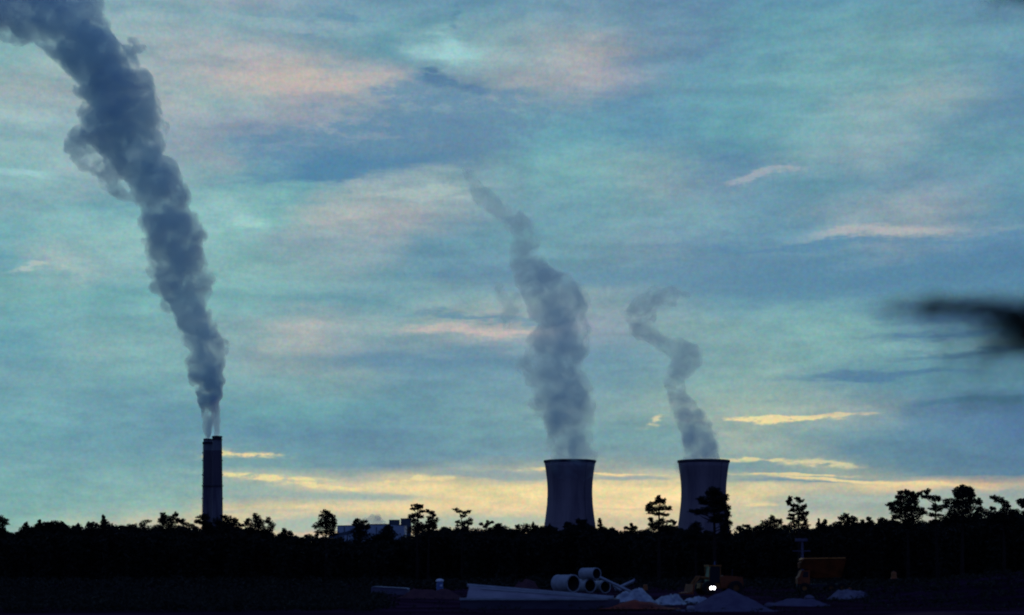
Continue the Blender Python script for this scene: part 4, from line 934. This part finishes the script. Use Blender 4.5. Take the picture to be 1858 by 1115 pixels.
def beam(label, p0, p1, d, w, nm='timber_beam', y1=0):
    a, c = at(*p0, d), at(*p1, d+y1)
    root = thing(nm, label, 'beam', (a.x, a.y, a.z))
    v = c - a
    MB().tube([Vector((0, 0, 0)), v], [w, w], 4).build('shaft', MT['concrete'], root)
    MB().tube([v, v + v.normalized()*.12], [w*1.35, w*1.35], 4).build('end_plate', MT['concrete_dim'], root)
beam('long pale beam sloping down right from the pipe stack', (1088, 1047), (1148, 1075), 165, .15)
beam('short pale beam crossing the long one and rising right', (1116, 1069), (1151, 1053), 168, .17)
beam('stubby pale beam lying by the crossing of the two others', (1112, 1062), (1126, 1071), 166, .13)

# tarpaulin heaps and red earth
flat_pile('tarpaulin_heap', 'pale crumpled tarpaulin heap where the long sloping beam ends', 'tarpaulin', MT['sheet'], 1150, 1092, 46, 20, 2.2, 21, 'tarpaulin heaps', .34)
flat_pile('tarpaulin_heap', 'pale crumpled tarpaulin heap further right, below the headlight', 'tarpaulin', MT['sheet'], 1215, 1095, 34, 15, 1.8, 24, 'tarpaulin heaps', .34)
flat_pile('tarpaulin_heap', 'thin pale tarpaulin strip running to the grey sand cone', 'tarpaulin', MT['sheet'], 1265, 1093, 36, 10, 1.2, 27, 'tarpaulin heaps', .34)
flat_pile('dirt_pile', 'bright rusty earth strip in front of the pale tarpaulins', 'dirt pile', MT['rust'], 1158, 1101, 60, 12, 1.4, 31)

r = random.Random(77)
def boulder(label, px, py, size, m):
    X, d = gnd(px, py); iv, ifc = ico(); b = MB()
    k = [Vector((r.gauss(0, 1), r.gauss(0, 1), r.gauss(0, 1))).normalized() for _ in range(7)]
    vs = []
    for v in iv:
        v = Vector(v)
        for n in k:
            q_ = v.dot(n)
            if q_ > .72: v = v - n * (q_ - .72)
        vs.append((v.x*size*1.3, v.y*size, v.z*size*.75 + size*.4))
    b.add(vs, ifc)
    tag(b.build('concrete_chunk', MT[m], loc=(X, d, 0)), label, 'rubble', 'broken concrete chunks')
boulder('small broken concrete chunk on the ground left of the largest pipe', 985, 1080, .42, 'concrete_mid')
boulder('broken concrete chunk between the two pale tarpaulin heaps', 1184, 1098, .34, 'concrete')
boulder('low broken concrete chunk at the left foot of the grey sand cone', 1252, 1106, .26, 'concrete_mid')
boulder('broken concrete chunk at the right foot of the grey sand cone', 1398, 1102, .36, 'concrete_dim')
boulder('broken concrete chunk in front of the orange dump truck', 1470, 1088, .40, 'concrete_dim')
boulder('lone concrete chunk between the low pale slab and the white-capped post', 757, 1079, .34, 'concrete_mid')

# traffic drums
def drum_proto(loc, label):
    root = thing('traffic_drum', label, 'traffic drum', loc, 0, 'orange traffic drums')
    MB().lathe([(.01, 0), (.48, 0), (.48, .10), (.34, .12), (.01, .12)], 20).build('base', MT['black'], root)
    MB().lathe([(.33, .12), (.31, .45), (.29, .45), (.29, .62), (.28, .62), (.27, .95), (.24, 1.0), (.01, 1.02)], 20).build('body', MT['drum'], root)
    MB().lathe([(.30, .47), (.297, .60)], 20).build('band', MT['yellow'], root)
    root.scale = (.9, .9, .75)
    return root
X, d = gnd(1542, 1079)
dr = drum_proto((X, d, 0), 'orange drum on the dark bank, just right of the orange dump truck')
for px, py, dd, lb in ((1622, 1040, 158, 'small orange drum higher up the bank, farthest right'), (1171, 1063, 190, 'dull red drum behind the tarpaulin heap at the beams')):
    c = copy_tree(dr); p = at(px, py, dd); c.location = (p.x, p.y, p.z - .6); c['label'] = lb

# ------------------------------------------------------------------ loader with its headlights on
d = 172.0; s = d/F
root = thing('wheel_loader', 'yellow wheel loader facing the road with its headlight lit', 'loader', (wx(1300, d), d, 0), R(12))
def wheel(parent, x, y, rad, w):
    t = MB().lathe([(rad*.45, -w/2), (rad*.95, -w/2), (rad, -w/3), (rad, w/3), (rad*.95, w/2), (rad*.45, w/2)], 24, closed=True)
    mx = Matrix.Translation((x, y, rad)) @ Matrix.Rotation(R(90), 4, 'X')
    t.v = [tuple(mx @ Vector(v)) for v in t.v]
    whl = t.build('wheel', MT['black'], parent)
    t = MB().lathe([(.01, -w*.3), (rad*.44, -w*.3), (rad*.44, w*.3), (.01, w*.3)], 20)
    t.v = [tuple(mx @ Vector(v)) for v in t.v]; t.build('rim', MT['yellow'], whl)
for x in (-1.2, 1.7):
    for y in (-1.1, 1.1): wheel(root, x, y, .75, .55)
MB().prism([(.2, .7), (2.6, .7), (2.7, 1.2), (2.6, 1.9), (.6, 2.05), (.2, 1.9)], -.75, .75).build('engine_hood', MT['orange'], root)
MB().prism([(-2.0, .7), (.195, .7), (.195, 1.3), (-1.9, 1.25)], -.6, .6).build('chassis', MT['yellow'], root)
cab = MB().prism([(-1.1, 1.3), (.19, 1.3), (.12, 3.0), (-.9, 3.0)], -.7, .7).build('cab', MT['glass'], root)
MB().box((-1.1, -.8, 3.0), (.3, .8, 3.14)).build('cab_roof', MT['yellow'], cab)
for x in (-1.05, .14):
    for y in (-.74, .68): MB().box((x, y, 1.302), (x+.08, y+.06, 2.998)).build('cab_post', MT['yellow'], cab)
MB().tube([(-.2, 0, 3.14), (-.2, 0, 3.5)], [.05, .05], 6).build('beacon', MT['blue'], root)
for y in (-.5, .5):
    MB().tube([(-1.0, y, 1.75), (-2.0, y, 1.9), (-2.9, y, .7)], [.13, .13, .12], 6).build('lift_arm', MT['yellow'], root)
MB().prism([(-2.9, .1), (-3.7, .12), (-3.75, .25), (-3.1, .35), (-2.95, 1.15), (-2.8, 1.15)], -1.3, 1.3).build('bucket', MT['orange'], root)
MB().tube([(1.6, -.3, 2.0), (1.6, -.3, 2.7)], [.06, .06], 6).build('exhaust', MT['steel_dark'], root)
lp = at(1284, 1066, d) - Vector(root.location)
lp = Matrix.Rotation(-R(12), 3, 'Z') @ lp
for k in (-.15, .13):
    c = (lp.x + k, -1.45, lp.z)
    mx = Matrix.Translation(c) @ Matrix.Rotation(R(90), 4, 'X')
    t = MB().lathe([(.01, -.2), (.17, -.2), (.20, 0), (.18, 0), (.16, -.05)], 20); t.v = [tuple(mx @ Vector(v)) for v in t.v]
    hl = t.build('headlight', MT['steel_dark'], root)
    t = MB().lathe([(.005, -.01), (.10, -.012), (.17, -.03)], 20); t.v = [tuple(mx @ Vector(v)) for v in t.v]
    t.build('lens', MT['lamp'], hl)
sl = bpy.data.lights.new('headlight_beam', 'SPOT'); sl.energy = 90; sl.spot_size = R(80); sl.spot_blend = .8; sl.shadow_soft_size = .15; sl.color = (1, .95, .9)
so = bpy.data.objects.new('headlight_beam', sl); col.objects.link(so); so.parent = root
so.location = (lp.x, -1.6, lp.z); so.rotation_euler = Vector((-.3, -1, -.35)).to_track_quat('-Z', 'Y').to_euler()
MB().tube([(lp.x-.3, -1.3, lp.z-.05), (lp.x+.3, -1.3, lp.z-.05), (lp.x+.5, -.6, lp.z-.05)], [.05]*3, 6).build('lamp_bracket', MT['steel_dark'], root)

# ------------------------------------------------------------------ orange dump truck
d = 182.0; s = d/F
root = thing('dump_truck', 'orange dump truck with a long tipping body, parked before the wood, right of the loader', 'dump truck', (wx(1489, d), d, 0), R(-3))
for x in (-1.9, 1.0, 2.2):
    for y in (-1.05, 1.05): wheel(root, x, y, .6, .42)
MB().box((-2.6, -.5, .75), (2.7, .5, 1.05)).build('chassis', MT['steel_dark'], root)
bo = [(-1.0, 1.7, .55), (2.2, 1.8, .55), (2.62, 3.80, 1.3), (-2.0, 3.72, 1.3), (-2.42, 3.3, 1.25), (-2.35, 2.8, 1.1), (-1.4, 2.6, 1.0)]  # sides slope inward, shaped so the lower body falls dark
tbm = MB(); nb_ = len(bo)
tbm.add([(x, -w, z) for x, z, w in bo] + [(x, w, z) for x, z, w in bo], [tuple(range(nb_)), tuple(range(2*nb_-1, nb_-1, -1))] + [(i, i+nb_, (i+1) % nb_ + nb_, (i+1) % nb_) for i in range(nb_)])
tbm.build('tipping_body', MT['body_paint'], root)
MB().prism([(-2.0, 3.805), (2.5, 3.875), (2.55, 3.97), (-2.0, 3.90), (-2.3, 3.72), (-2.25, 3.65)], -1.33, 1.33).build('body_rim', MT['rim_highlight'], root)
cab = MB().prism([(-2.6, 1.06), (-1.3, 1.06), (-1.3, 2.55), (-2.2, 2.55), (-2.45, 1.9), (-2.65, 1.75)], -1.1, 1.1).build('cab', MT['orange'], root)
MB().prism([(-2.1, 1.8), (-1.5, 1.8), (-1.5, 2.4), (-2.0, 2.4)], -1.12, 1.12).build('window', MT['glass'], cab)
# lighting mast behind the truck's nose
d = 195.0
root = thing('lighting_mast', 'thin pale mast with a small crossarm standing behind the front of the dump truck', 'mast', (wx(1457, d), d, 0))
p1 = wz(978, d)
MB().tube([(0, 0, 0), (-.1, 0, p1)], [.2, .14], 8).build('pole', MT['concrete_dim'], root)
MB().box((-1.2, -.1, wz(1000, d)), (.9, .1, wz(998.5, d))).build('crossarm', MT['concrete_dim'], root)
MB().box((-.9, -.25, p1-.25), (.5, .2, p1+.1)).build('lamp_head', MT['concrete_dim'], root)
